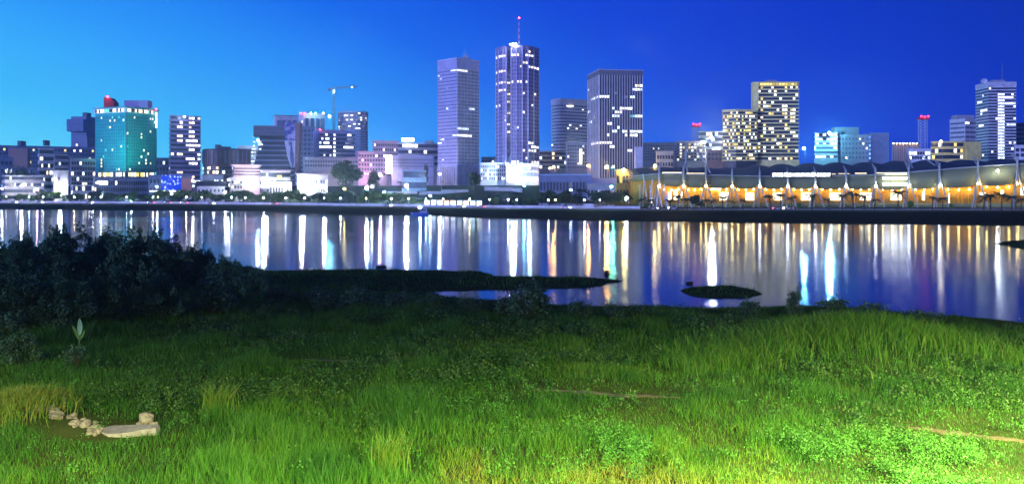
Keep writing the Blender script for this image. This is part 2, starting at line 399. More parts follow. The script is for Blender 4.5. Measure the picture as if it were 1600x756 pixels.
class Bld:
    def __init__(s, name, label, cat, plan, ytop, ybot=None, group=None, sink=1.0):
        s.front, s.back = plan; s.poly = s.front + s.back
        near = min(s.front, key=lambda q: q[1]); s.Y = near[1]
        s.z1 = Z(ytop, s.Y)
        g = min(gw(*p) for p in s.poly)
        s.z0 = Z(ybot, s.Y) if ybot is not None else g - sink
        cx = sum(p[0] for p in s.poly) / len(s.poly); cy = sum(p[1] for p in s.poly) / len(s.poly)
        s.root = empty(name, (cx, cy, s.z0), label, cat, group); s.cells = []; s.rng = random.Random(label)
    def zz(s, py): return Z(py, s.Y)
    def part(s, name, mb, mat=None, smooth=False): return mb.build(name, mat, s.root, smooth)
    def body(s, mat, z0=None, z1=None, d=0, name='wall'):
        b = MB(); b.prism(grow(s.poly, d) if d else s.poly, s.z0 if z0 is None else z0, s.z1 if z1 is None else z1)
        return s.part(name, b, mat)
    def roof(s, mat, h=1.0, d=.35, z=None):
        z = s.z1 if z is None else z
        b = MB(); b.prism(grow(s.poly, d), z, z + h); return s.part('roof', b, mat)
    def bands(s, mat, rows, z0, z1, frac=.45, d=.5):
        b = MB(); fh = (z1 - z0) / rows; P = grow(s.poly, d)
        for i in range(rows): b.prism(P, z0 + i * fh, z0 + i * fh + fh * frac)
        return s.part('spandrel', b, mat)
    def fins(s, mat, facet, n, z0, z1, w=.5, dep=.7, ends=True):
        b = MB(); A, B = s.front[facet], s.front[facet + 1]; L = math.hypot(B[0] - A[0], B[1] - A[1]); u = ((B[0] - A[0]) / L, (B[1] - A[1]) / L)
        nr = (u[1], -u[0]); a = math.atan2(u[1], u[0])
        for i in range(n + 1):
            t = w / 2 + (L - w) * i / n
            b.box((A[0] + u[0] * t + nr[0] * dep / 2, A[1] + u[1] * t + nr[1] * dep / 2, (z0 + z1) / 2), (w, dep, z1 - z0), a)
        return s.part('fins', b, mat)
    def grid(s, facet, rows, cols, z0, z1, ww=.62, wh=.55, lit=(), p=0., mats=('w_warm', 'w_cool', 'w_white'), dark='glass', off=.05, only_lit=False, rowshift=0.5, m0=0.):
        A, B = s.front[facet], s.front[facet + 1]; L = math.hypot(B[0] - A[0], B[1] - A[1]); u = ((B[0] - A[0]) / L, (B[1] - A[1]) / L)
        nr = (u[1], -u[0]); a = math.atan2(u[1], u[0]); fh = (z1 - z0) / rows; cw = (L - 2 * m0) / cols
        L_ = {}
        for it in lit:
            r, c0, c1 = it[:3]
            for c in range(c0, c1 + 1): L_[(r, c)] = it[3] if len(it) > 3 else s.rng.choice(mats)
        for r in range(rows):
            for c in range(cols):
                mm = L_.get((r, c))
                if mm is None and p and s.rng.random() < p: mm = s.rng.choice(mats)
                if mm is None and only_lit: continue
                t = m0 + (c + .5) * cw; zc = z1 - (r + rowshift) * fh
                loc = (A[0] + u[0] * t + nr[0] * off, A[1] + u[1] * t + nr[1] * off, zc)
                s.cells.append((mm is not None, loc, a, cw * ww, fh * wh, M[mm or dark]))
    def finish(s, cap=100):
        s.rng.shuffle(s.cells); s.cells.sort(key=lambda q: not q[0])
        o = s.root.location
        for lit, loc, a, w, h, m in s.cells[:cap]:
            link('window', pane_mesh(w, h, m), (loc[0] - o.x, loc[1] - o.y, loc[2] - o.z), s.root, a)
        rest = s.cells[cap:]
        if rest:
            b = MB()
            for lit, loc, a, w, h, m in rest: b.box(loc, (round(w, 2), .12, round(h, 2)), a, m)
            x = s.part('window', b); x['kind'] = 'stuff'
        return s
    def rbox(s, px0, px1, py0, py1, mat, dy=6, dep=8, name='roof_block'):
        Y = s.Y + dy; b = MB()
        x0, x1, za, zb = X(px0, Y), X(px1, Y), Z(py1, Y), Z(py0, Y)
        b.box(((x0 + x1) / 2, Y + dep / 2, (za + zb) / 2), (x1 - x0, dep, zb - za)); return s.part(name, b, mat)
    def rod(s, px, py0, py1, r=.12, dy=8, mat='pole', name='antenna'):
        Y = s.Y + dy; b = MB(); b.tube((X(px, Y), Y, Z(py1, Y)), (X(px, Y), Y, Z(py0, Y)), r * 1.4, r * .6, 6); return s.part(name, b, M[mat])
    def bulb(s, px, py, c, st, r=.45, dy=-1.2, name='beacon'):
        Y = s.Y + dy; b = MB(); b.ball((X(px, Y), Y, Z(py, Y)), r); return s.part(name, b, lampmat(c, st))
    def slab(s, px0, px1, py0, py1, mat, dy=-.6, dep=.5, name='panel'):
        Y = s.Y + dy; b = MB(); x0, x1 = X(px0, Y), X(px1, Y); za, zb = Z(py1, Y), Z(py0, Y)
        b.box(((x0 + x1) / 2, Y, (za + zb) / 2), (x1 - x0, dep, zb - za)); return s.part(name, b, M[mat] if isinstance(mat, str) else mat)

def banded(name, label, cat, plan, ytop, rows, cols, wall, glass='glass', p=.1, mats=('w_warm', 'w_cool', 'w_white'), ybot=None, frac=.45, d=.5, lit=None, cap=100, ylow=None, roof=None):
    B = Bld(name, label, cat, plan, ytop, ybot)
    zl = B.zz(ylow) if ylow else B.z0 + 1
    B.body(M[glass], name='glazing'); B.bands(M[wall], rows, zl, B.z1, frac, d); B.roof(M[roof or wall])
    fh = (B.z1 - zl) / rows
    for i in range(len(B.front) - 1):
        c = cols[i] if isinstance(cols, (list, tuple)) else cols
        if not c: continue
        B.grid(i, rows, c, zl, B.z1, .85, (1 - frac) * .9, (lit or {}).get(i, ()), p, mats, off=.12, only_lit=True, rowshift=(1 - frac) / 2)
    if B.z0 < zl - 2:
        b = MB(); b.prism(grow(B.poly, d), B.z0, zl - .02); B.part('wall', b, M[wall])
    return B.finish(cap)
def gridded(name, label, cat, plan, ytop, rows, cols, wall, dark='glass', p=.1, mats=('w_warm', 'w_cool', 'w_white'), ybot=None, ww=.6, wh=.5, lit=None, cap=100, ylow=None, ygtop=None, roof=None):
    B = Bld(name, label, cat, plan, ytop, ybot)
    zl = B.zz(ylow) if ylow else B.z0 + 3
    zt = B.zz(ygtop) if ygtop else B.z1 - .8
    B.body(M[wall]); B.roof(M[roof or wall], .8)
    for i in range(len(B.front) - 1):
        c = cols[i] if isinstance(cols, (list, tuple)) else cols
        if c: B.grid(i, rows, c, zl, zt, ww, wh, (lit or {}).get(i, ()), p, mats, dark)
    return B.finish(cap)
ALLW = ('w_warm', 'w_cool', 'w_white', 'w_white')

# ---- left part of the skyline
B = gridded('apartment_block', 'long dark apartment slab with flat roof and brown stair tower at left edge', 'apartment block', two(-70, -70, 152, 720), 227, 5, 44, 'bluegrey', p=.13, ylow=262, mats=('w_warm', 'w_cool', 'w_yellow'))
B.slab(15, 45, 232, 262, 'brown', dy=-2.2, dep=4, name='stair_tower'); B.rbox(27, 32.5, 220, 227.5, M['darkgrey']); B.rbox(67, 70, 219, 227.5, M['darkgrey'])
gridded('apartment_block', 'low dark block with cool lights half hidden behind the left-edge tree', 'apartment block', two(-60, -60, 20, 640), 246, 5, 12, 'bluegrey', p=.25, mats=('w_cool', 'w_blue', 'w_warm'))
banded('office_building', 'blue-white banded office block left of the narrower banded one', 'office building', two(60, 62, 83, 650), 234, 7, [2, 8], 'offwhite', p=.12)
banded('office_building', 'narrow blue-grey banded office block above the blank white cube', 'office building', two(85, 86, 106, 640), 243, 7, [1, 7], 'grey', p=.08)
gridded('office_building', 'concrete-framed block of square openings left of the teal hotel', 'office building', two(110, 111, 149, 635), 249, 7, [0, 9], 'grey', p=.16, ww=.72, wh=.62)
B = Bld('office_tower', 'dark violet tower with overhanging top rising behind the teal hotel', 'office tower', two(111, 135, 152, 800), 182)
B.body(M['bluegrey']); B.fins(M['grey'], 1, 4, B.z0, B.zz(214), .8, .6); B.slab(108, 134, 187, 206, 'bluegrey', dy=-3, dep=9, name='overhang'); B.rbox(113, 131, 183, 187.5, M['darkgrey'])
B.rbox(129, 136, 176, 184, M['darkgrey']); B.grid(0, 10, 4, B.z0 + 8, B.zz(209), .5, .5, p=.06, dark='tealdark', only_lit=True); B.finish()
banded('office_building', 'long low white office with horizontal blue bands behind the shore trees at left', 'office building', two(4, 8, 68, 612), 276, 4, [2, 18], 'white', 'glassblue', p=.16, frac=.5)
B = gridded('warehouse', 'blank pale cube building lit from below between the white office and the hotel podium', 'building', two(83, 85, 107, 606), 268, 1, 0, 'white'); B.slab(91, 93, 277, 281, 'glass', name='window')
banded('shop_building', 'small low white building under the concrete-framed block', 'building', two(113, 114, 147, 604), 291, 2, [1, 9], 'white', 'glassblue', p=.2)
B = gridded('office_building', 'low dark building with two bright blue windows between hotel and slim tower', 'building', two(244, 244, 268, 700), 248, 4, 5, 'bluegrey', p=.25, mats=('w_cool',))

# ---- teal hotel
P9 = two(149, 196, 245, 640, ang=40)
B = Bld('hotel', 'teal floodlit hotel with red beacons and two roof blocks', 'hotel', P9, 176)
B.body(M['teal'], z0=B.zz(268)); b = MB(); b.prism(grow(B.poly, -1.5), B.z0, B.zz(267.9)); B.part('lobby', b, M['tealdark'])
b = MB(); b.prism(grow(B.poly, .9), B.zz(176), B.zz(168)); B.part('crown', b, M['white'])
b = MB(); b.prism(grow(B.poly, 1.6), B.zz(168), B.zz(166.5)); B.part('roof', b, M['teal'])
for fc, cols in ((0, 13), (1, 13)):
    B.grid(fc, 17, cols, B.zz(267), B.zz(180), .42, .55, p=.10, mats=('w_warm', 'w_white', 'w_warm', 'w_teal'), dark='tealdark', m0=.8)
for fc in (0, 1): B.grid(fc, 1, 16, B.zz(174.5), B.zz(169.5), .8, .9, p=.55, mats=('w_warm', 'w_white', 'w_teal'), dark='glass', off=.95, m0=1)
for fc in (0, 1): B.grid(fc, 1, 18, B.zz(276), B.zz(269), .85, .9, p=.75, mats=('w_warm', 'w_white', 'w_yellow'), dark='glass', off=-1.0, m0=2)
b = MB(); Y = B.Y + 8
tri = [(162, 168), (178, 168), (178, 160), (172, 153), (162, 152)]
b.add([(X(p, Y), Y, Z(q, Y)) for p, q in tri] + [(X(p, Y), Y + 8, Z(q, Y)) for p, q in tri], [[0, 1, 2, 3, 4], [9, 8, 7, 6, 5]] + [[i, i + 5, (i + 1) % 5 + 5, (i + 1) % 5] for i in range(5)])
B.part('roof_block', b, M['redpaint_redlit'])  # red light on this roof piece put into its surface colour
B.rbox(194, 231, 157, 168, M['plum'], dy=10); B.slab(196.5, 197.5, 176, 268, 'tealdark', dy=-.2, dep=.8, name='corner_joint')
B.bulb(168, 151.5, 'red', 25, .6, 7); B.bulb(151.5, 170, 'red', 25, .6, 24); B.bulb(244, 171, 'red', 25, .6, 20)
B.slab(243.6, 245, 176, 200, 'signbox', dy=22, dep=.6, name='light_strip')
B.finish()
HOTEL = B
gridded('hotel_podium', 'blue concrete podium in front of the teal hotel with an oval white sign', 'building', two(146, 147, 232, 606), 279, 3, [0, 24], 'bluegrey', p=.14, mats=('w_warm', 'w_white', 'w_cool'), ww=.7, wh=.6)
PB = bpy.data.objects['hotel_podium']
b = MB(); Y = 602.0; b.ball((X(159, Y), Y, Z(285.5, Y)), 1, M['signbox'], 14, 8, (4.2, .5, 1.25)); o = b.build('sign', None, PB)
# building with a lit blue screen facade
m, nt, out = new_mat('blue_led_screen')
e = nt.nodes.new('ShaderNodeEmission'); tcs = nt.nodes.new('ShaderNodeTexCoord'); vo = nt.nodes.new('ShaderNodeTexVoronoi'); vo.inputs['Scale'].default_value = .55
nt.links.new(tcs.outputs['Object'], vo.inputs['Vector']); rs = nt.nodes.new('ShaderNodeValToRGB')
rs.color_ramp.elements[0].position = .18; rs.color_ramp.elements[0].color = (.45, .62, 1, 1); rs.color_ramp.elements[1].position = .42; rs.color_ramp.elements[1].color = (.004, .03, .5, 1)
nt.links.new(vo.outputs['Distance'], rs.inputs['Fac']); nt.links.new(rs.outputs['Color'], e.inputs['Color']); e.inputs['Strength'].default_value = 1.6
nt.links.new(e.outputs[0], out.inputs['Surface']); M['screen'] = m
B = gridded('exhibition_hall', 'dark hall with glowing blue screen wall and red-brown end beside the slim tower', 'building', two(232, 233, 300, 604), 275, 2, [0, 12], 'bluegrey', p=.1, ylow=303)
B.slab(252, 283, 273.5, 297, M['screen'], dy=-1.6, dep=.5, name='screen'); B.slab(284.5, 300, 278, 307, 'brick', dy=-1.6, dep=1.4, name='end_wall'); B.slab(234, 281, 297.6, 300, 'w_cool', dy=-1.7, dep=.4, name='light_strip')
# slim tower
L12 = {1: [(0, 6, 7, 'w_white'), (1, 6, 7, 'w_warm'), (2, 2, 3, 'w_warm'), (3, 6, 7, 'w_cool'), (4, 2, 3, 'w_warm'), (4, 6, 7, 'w_warm'), (5, 2, 3, 'w_warm'), (5, 5, 8, 'w_white'), (6, 5, 9, 'w_white'), (7, 6, 7, 'w_white'),
           (8, 2, 3, 'w_warm'), (8, 0, 0, 'w_white'), (9, 6, 7, 'w_white'), (9, 9, 9, 'w_white'), (10, 6, 8, 'w_white'), (12, 2, 3, 'w_warm'), (13, 6, 7, 'w_warm'), (14, 6, 9, 'w_white'), (0, 9, 9, 'w_warm')]}
B = banded('office_tower', 'slim dark tower with bright white window rows right of the teal hotel', 'office tower', two(265, 267, 313, 650), 182, 16, [1, 10], 'plum', 'glass', p=.05, lit=L12, ylow=296, frac=.5)
B.bulb(288, 183, 'cool', 260, .55, -2)
# ---- 300 - 500
B = Bld('office_building', 'brown drum-fronted block with vertical ribs left of the stepped dark building', 'office building', curve([(317, 700), (321, 690), (332, 684), (352, 681), (372, 684), (392, 690)]), 234)
B.body(M['brown']); B.roof(M['darkgrey'])
for i in range(5): B.fins(M['grey'], i, 3, B.zz(255), B.zz(235), .7, .6)
for i in range(5): B.grid(i, 5, 4, B.z0 + 1, B.zz(259), .75, .6, p=.3)
B.rbox(341, 356, 229, 235, M['darkgrey']); B.rbox(336, 341, 226, 232, M['darkgrey']); B.finish()
gridded('apartment_block', 'small stepped white block behind the brown ribbed one', 'apartment block', two(372, 374, 402, 770), 229, 4, [0, 7], 'white', p=.1, mats=('w_cool',))
# stepped dark building
B = Bld('office_building', 'dark stepped ziggurat block with a tall banner and tapering fin', 'office building', two(384, 386, 462, 655), 210)
nst = 11; zb = B.z0; zt = B.zz(213)
b = MB(); g_ = MB(); fh = (zt - zb) / nst
for i in range(nst):
    t = i / (nst - 1); pxl = 386 + 19 * min(1, t * 1.1)
    fr, bk = two(pxl, pxl, 462, 655 + .4 * i)
    b.prism(fr + bk, zb + i * fh, zb + i * fh + fh * .38)
    g_.prism(grow(fr + bk, -.6), zb + i * fh, zb + (i + 1) * fh + .02 * i)
B.part('spandrel', b, M['bluegrey']); B.part('glazing', g_, M['glass'])
fr, bk = two(396, 396, 447, 652); b = MB(); b.prism(fr + bk, B.zz(212), B.zz(198)); B.part('upper_block', b, M['darkgrey'])
b = MB(); b.prism(grow(fr + bk, .3), B.zz(205.5), B.zz(204.5)); b.prism(grow(fr + bk, .3), B.zz(198), B.zz(196.5)); B.part('roof', b, M['bluegrey'])
for k, (q, px0, px1) in enumerate([(222, 396, 399), (222, 402, 408), (226, 404, 410), (228, 396, 398), (233, 394, 400), (233, 405, 408), (238, 393, 396), (238, 398, 400), (244, 393, 396), (252, 393, 397), (258, 392, 395)]):
    B.slab(px0, px1, q - 1, q + 1, 'w_cool', dy=-1.3, dep=.3, name='window')
# banner: abstract blue and pale print
m, nt, out = new_mat('printed_banner')
bb = nt.nodes.new('ShaderNodeBsdfPrincipled'); bb.inputs['Roughness'].default_value = .6
tcb = nt.nodes.new('ShaderNodeTexCoord'); nb = nt.nodes.new('ShaderNodeTexNoise'); nb.inputs['Scale'].default_value = .35; nb.inputs['Detail'].default_value = 3
nt.links.new(tcb.outputs['Object'], nb.inputs['Vector']); rb = nt.nodes.new('ShaderNodeValToRGB')
rb.color_ramp.elements[0].position = .42; rb.color_ramp.elements[0].color = (.03, .05, .25, 1); rb.color_ramp.elements[1].position = .6; rb.color_ramp.elements[1].color = (.5, .45, .6, 1)
nt.links.new(nb.outputs['Fac'], rb.inputs['Fac']); nt.links.new(rb.outputs['Color'], bb.inputs['Base Color']); nt.links.new(bb.outputs[0], out.inputs['Surface']); M['banner'] = m
B.slab(445, 461.5, 192, 219.5, m, dy=-2, dep=.6, name='upper_banner')
b = MB(); Y = B.Y - 2
q = [(444.5, 220), (461.5, 220), (461.5, 262), (455, 262), (449, 245)]
b.add([(X(p, Y), Y, Z(v, Y)) for p, v in q] + [(X(p, Y), Y + .6, Z(v, Y)) for p, v in q], [[4, 3, 2, 1, 0], [5, 6, 7, 8, 9]] + [[i, (i + 1) % 5, (i + 1) % 5 + 5, i + 5] for i in range(5)])
B.part('banner', b, M['white'])
b = MB(); Y2 = Y - .35
for (cx, cy, rx, rz) in ((453.5, 224.5, 1.3, 1.5), (455, 240, 1.0, 7), (457, 250, 1.0, 6)): b.ball((X(cx, Y2), Y2, Z(cy, Y2)), 1, None, 10, 6, (rx, .08, rz))
B.part('banner_print', b, M['bluegrey'])
b = MB(); q = [(462, 192), (469, 192), (466, 268), (460.5, 268)]; Y = B.Y - 4
b.add([(X(p, Y), Y, Z(v, Y)) for p, v in q] + [(X(p, Y), Y + 7, Z(v, Y)) for p, v in q], [[3, 2, 1, 0], [4, 5, 6, 7]] + [[i, (i + 1) % 4, (i + 1) % 4 + 4, i + 4] for i in range(4)])
B.part('fin', b, M['brown']); B.finish()
# white finned twin block
B = Bld('office_tower', 'white tower block with dark slots just left of the finned white tower', 'office tower', two(427, 430, 466, 800), 181)
B.body(M['white']); B.roof(M['darkgrey'], .8)
for p0 in (433, 441, 449.5, 457.5): B.slab(p0, p0 + 5.5, 188, 260, 'glasspale', name='window')
B.finish()
B = Bld('office_tower', 'white tower of tall fins and dark window strips with coloured roof lights', 'office tower', two(467, 474, 508, 790), 179)
B.body(M['white']); B.roof(M['white'], 1, .6)
for p0 in (477, 485.5, 494, 502): B.slab(p0, p0 + 5.2, 185, 262, 'glasspale', name='window')
B.grid(0, 12, 2, B.z0 + 10, B.zz(186), .5, .5, p=.25, mats=('w_white',)); B.finish()
for px, c in ((470, 'red'), (476, 'red'), (486, 'white'), (493, 'green'), (505, 'pink')): B.bulb(px, 177.2, c, 35, .6, -1)
B = gridded('apartment_block', 'dark narrow block between the tall banner and the finned white tower', 'apartment block', two(462, 462, 492, 720), 199, 12, 5, 'bluegrey', p=.07)
# lavender offices
Lv = {1: [(0, 3, 3, 'w_white'), (1, 1, 1, 'w_cool'), (1, 3, 4, 'w_cool'), (2, 0, 0, 'w_cool'), (2, 2, 4, 'w_white'), (3, 0, 5, 'w_white'), (5, 2, 2, 'w_cool'), (5, 5, 5, 'w_cool'), (3, 12, 16, 'w_white'), (0, 14, 15, 'w_white'), (1, 14, 16, 'w_dim'), (2, 13, 15, 'w_dim')] + [(r, 7, 7, 'w_white') for r in range(6)]}
B = gridded('office_building', 'lavender office block with a vertical lit stair strip in front of the round tower', 'office building', two(489, 499, 555, 700), 204, 7, [0, 18], 'lavender', 'glassblue', p=0, lit=Lv, ww=.9, wh=.45, ylow=252, ygtop=207)
B.bulb(500, 202.5, 'red', 35, .45)
# round tower under construction
cyl = [(528 + 23.5 * (1 - math.cos(R(a))), 815 - 13 * math.sin(R(a))) for a in range(0, 181, 20)]
B = Bld('unfinished_tower', 'round lavender tower under construction with bare rods on top beside the crane', 'tower', curve(cyl, 10), 176)
B.body(M['lavender'], z1=B.zz(203), name='wall'); B.bands(M['lavender'], 8, B.zz(203), B.zz(176), .35, .2); b = MB(); b.prism(grow(B.poly, -1.2), B.zz(203.2), B.zz(176)); B.part('core', b, M['grey'])
B.roof(M['offwhite'], 1.2)
for i in range(len(B.front) - 1): B.grid(i, 18, 3, B.z0 + 10, B.zz(204), .5, .4, p=.01, dark='glasspale')
for i in range(len(B.front) - 1): B.grid(i, 8, 2, B.zz(203), B.zz(176), .85, .5, p=.28, mats=('w_dim', 'w_white', 'w_dim'), only_lit=True, off=-.6, rowshift=.32)
for k in range(14): B.rod(529.5 + k * 3.2, 158 + B.rng.random() * 12, 176, .10, dy=10, name='rod')
B.finish()
# crane
cr = empty('tower_crane', (X(521, 800), 800, gz(521, 800)), 'tower crane with long jib and worklights beside the round unfinished tower', 'crane')
Yc = 800.0
def lattice(b, p0, p1, w, n, r=.13):
    p0, p1 = Vector(p0), Vector(p1); d = (p1 - p0).normalized(); a = d.orthogonal().normalized(); c = d.cross(a)
    cs = [a * w / 2 + c * w / 2, a * w / 2 - c * w / 2, -a * w / 2 - c * w / 2, -a * w / 2 + c * w / 2]
    for q in cs: b.tube(p0 + q, p1 + q, r, r, 5)
    for k in range(n):
        s0 = p0 + (p1 - p0) * (k / n); s1 = p0 + (p1 - p0) * ((k + 1) / n)
        for i in range(4): b.tube(s0 + cs[i], s1 + cs[(i + 1) % 4], r * .6, r * .6, 4)
b = MB(); lattice(b, (X(521.5, Yc), Yc, gz(521, Yc)), (X(521.5, Yc), Yc, Z(138, Yc)), 1.8, 30, .16); b.build('mast', M['pole'], cr)
b = MB(); lattice(b, (X(521.5, Yc), Yc, Z(138, Yc)), (X(561, Yc), Yc - 6, Z(136, Yc)), 1.1, 14, .12); b.build('jib', M['pole'], cr)
b = MB(); lattice(b, (X(521.5, Yc), Yc, Z(138.5, Yc)), (X(513, Yc), Yc + 2, Z(139, Yc)), 1.2, 4, .12); b.build('counter_jib', M['pole'], cr)
b = MB(); b.box((X(514, Yc), Yc + 2, Z(140, Yc)), (2.6, 2, 2.2)); b.build('counterweight', M['darkgrey'], cr)
b = MB(); b.box((X(523, Yc), Yc - 1.6, Z(141, Yc)), (1.8, 1.8, 2.0)); b.build('cab', M['white'], cr)
b = MB(); b.tube((X(521.5, Yc), Yc, Z(138, Yc)), (X(521.5, Yc), Yc, Z(132.5, Yc)), .3, .1, 6); b.tube((X(521.5, Yc), Yc, Z(133, Yc)), (X(545, Yc), Yc - 3.6, Z(136.8, Yc)), .06, .06, 4); b.build('apex', M['pole'], cr)
for px, py, c, s_ in ((523, 144, 'cool', 120), (551, 137, 'white', 60)):
    b = MB(); b.ball((X(px, Yc), Yc - 2.8, Z(py, Yc)), .5); b.build('worklight', lampmat(c, s_), cr)
# low blocks of the middle left
gridded('office_building', 'low brown-grey block behind the big round tree', 'building', two(474, 476, 562, 640), 247, 2, [0, 22], 'grey', p=.05, ylow=262)
B = banded('shop_building', 'two-storey pink-roofed building right of the ribbed brown block', 'building', two(364, 366, 405, 612), 262, 3, [1, 10], 'pink', p=.0, ylow=276); b = MB(); b.prism(grow(B.poly, 1.5), B.z1 + 1.02, B.z1 + 2.2); B.part('canopy_roof', b, M['roofpink'])
B = banded('shop_building', 'long low pink-roofed arcade below the stepped dark building', 'building', two(408, 408, 453, 614), 270, 3, [12], 'offwhite', p=.03); b = MB(); b.prism(grow(B.poly, 1.2), B.z1 + 1.02, B.z1 + 1.9); B.part('canopy_roof', b, M['roofpink']); B.slab(433, 440, 274, 279, 'w_yellow', dy=-1.5, name='lit_panel')
B = gridded('warehouse', 'bright pinkish blank hall lit by the lamp left of the big tree', 'building', two(464, 465, 512, 590), 275, 2, [0, 12], 'offwhite', 'glasspale', p=.06, ww=.5, wh=.35); b = MB(); b.prism(grow(B.poly, 1.5), B.zz(272.5), B.zz(271)); b.prism(grow(B.poly, -2), B.z1, B.zz(272.5)); B.part('canopy_roof', b, M['roofpink'])
gridded('shop_building', 'pale lit shed in front of the pink-roofed arcade', 'building', two(420, 421, 456, 588), 286, 1, [0, 8], 'white', p=.1)
gridded('apartment_block', 'narrow four-storey white block beside the dark-roofed house', 'apartment block', two(359, 361, 379, 585), 279, 4, [0, 4], 'white', p=.12)
gridded('shop_building', 'low dark-walled house roof row behind the white gabled house', 'building', two(314, 316, 349, 596), 275, 2, [0, 9], 'bluegrey', p=.3, mats=('w_cool',))
def house(label, px0, px1, Y, yeave, yridge, wall='white', p=.1, n=7):
    B = gridded('house', label, 'house', two(px0, px0, px1, Y, depth=9), yeave, 2, n, wall, p=p, ww=.4, wh=.4, roof='roofdark')
    A, C = B.front; K, L = B.back; e = .8
    zr = Z(yridge, Y); mid = lambda a, c: ((a[0] + c[0]) / 2, (a[1] + c[1]) / 2)
    G = grow(B.poly, 1.0); zt = B.z1 + .82
    m1, m2 = mid(G[0], G[3]), mid(G[1], G[2])
    b = MB(); b.add([(*G[0], zt), (*G[1], zt), (*G[2], zt), (*G[3], zt), (*m1, zr), (*m2, zr)], [[0, 1, 5, 4], [2, 3, 4, 5], [0, 4, 3], [1, 2, 5], [3, 2, 1, 0]]); B.part('gable_roof', b, M['roofdark'])
    return B
house('white two-storey house with dark gable roof by the shore trees', 308, 351, 566, 291, 283)
# ---- 555 - 690
gridded('office_building', 'pink lit block with reddish top floor left of the white light pylon', 'office building', two(582, 584, 622, 668), 221, 7, [0, 11], 'pink', p=.14, ylow=275)
gridded('apartment_block', 'pink stepped block in front of the round unfinished tower', 'apartment block', two(556, 560, 603, 655), 238, 5, [1, 10], 'pink', p=.16, ylow=275)
B = banded('office_building', 'wide white banded building with a glowing roof sign left of the grid-faced tower', 'office building', two(612, 614, 700, 700), 225, 4, [0, 18], 'white', 'glasspale', p=.05, ylow=262, lit={1: [(0, 3, 7, 'w_white'), (1, 0, 0, 'w_warm'), (2, 5, 5, 'w_warm'), (1, 10, 10, 'w_white')]})
B.slab(627.5, 647, 216, 221, 'signbox', dy=1, dep=.8, name='roof_sign'); B.rbox(632, 634, 221, 225.5, M['pole']); B.rbox(642, 644, 221, 225.5, M['pole']); B.rbox(664, 676, 219.5, 225, M['grey'])
gridded('office_building', 'lavender block of small dark windows in front of the wide banded building', 'office building', two(612, 613, 678, 648), 244, 3, [0, 24], 'lavender', 'glasspale', p=0, ylow=262, ygtop=247, ww=.45, wh=.55)
pyl = empty('light_pylon', (X(608, 640), 640, gz(608, 640)), 'tall glowing white sign pylon in front of the pink blocks', 'sign')
b = MB(); b.box((X(607.5, 640), 640, (Z(242, 640) + Z(271, 640)) / 2), (4.2, 1.0, Z(242, 640) - Z(271, 640))); b.build('light_box', M['signbox'], pyl)
b = MB(); b.box((X(607.5, 640), 640.2, gz(608, 640) + 2), (2.2, .6, 8)); b.build('post', M['pole'], pyl)
banded('shop_building', 'low turquoise building below the lavender small-windowed block', 'building', two(629, 630, 665, 575), 268, 2, [0, 8], 'roofblue', 'glassblue', p=.03)
# ---- grid-faced tower
B = Bld('office_tower', 'pale violet tower with blank cap and one gridded face', 'office tower', two(684, 714, 748, 640), 106)
B.body(M['lavender'])
b = MB(); b.prism(grow(B.poly, .35), B.zz(106), B.zz(91)); B.part('cap', b, M['lavender']); b = MB(); b.prism(grow(B.poly, .55), B.zz(91), B.zz(90.2)); B.part('roof', b, M['white'])
B.grid(1, 28, 15, B.zz(257), B.zz(107), .62, .55, lit=[(0, 0, 6, 'w_white'), (11, 8, 11, 'w_cool'), (17, 0, 7, 'w_cool'), (19, 0, 9, 'w_white')], dark='glass')
B.fins(M['white'], 1, 15, B.zz(258), B.zz(106), .28, .4)
B.grid(0, 28, 9, B.zz(257), B.zz(107), .8, .28, lit=[(0, 6, 8, 'w_cool'), (1, 0, 0, 'w_cool'), (2, 1, 1, 'w_cool'), (5, 4, 4, 'w_teal'), (11, 4, 4, 'w_cool'), (17, 7, 8, 'w_dim'), (19, 7, 8, 'w_cool'), (20, 1, 2, 'w_cool'), (21, 0, 1, 'w_cool'), (21, 3, 7, 'w_dim'), (26, 2, 2, 'w_cool')], dark='glasspale')
B.fins(M['offwhite'], 0, 8, B.z0, B.zz(260), .8, .6); B.fins(M['offwhite'], 1, 12, B.z0, B.zz(260), .7, .6)
B.rod(727, 77, 91, .22); B.rod(724, 82, 91, .12); B.rod(730, 83, 91, .12); B.rbox(722, 733, 87, 91, M['bluegrey'], dy=14); B.finish()
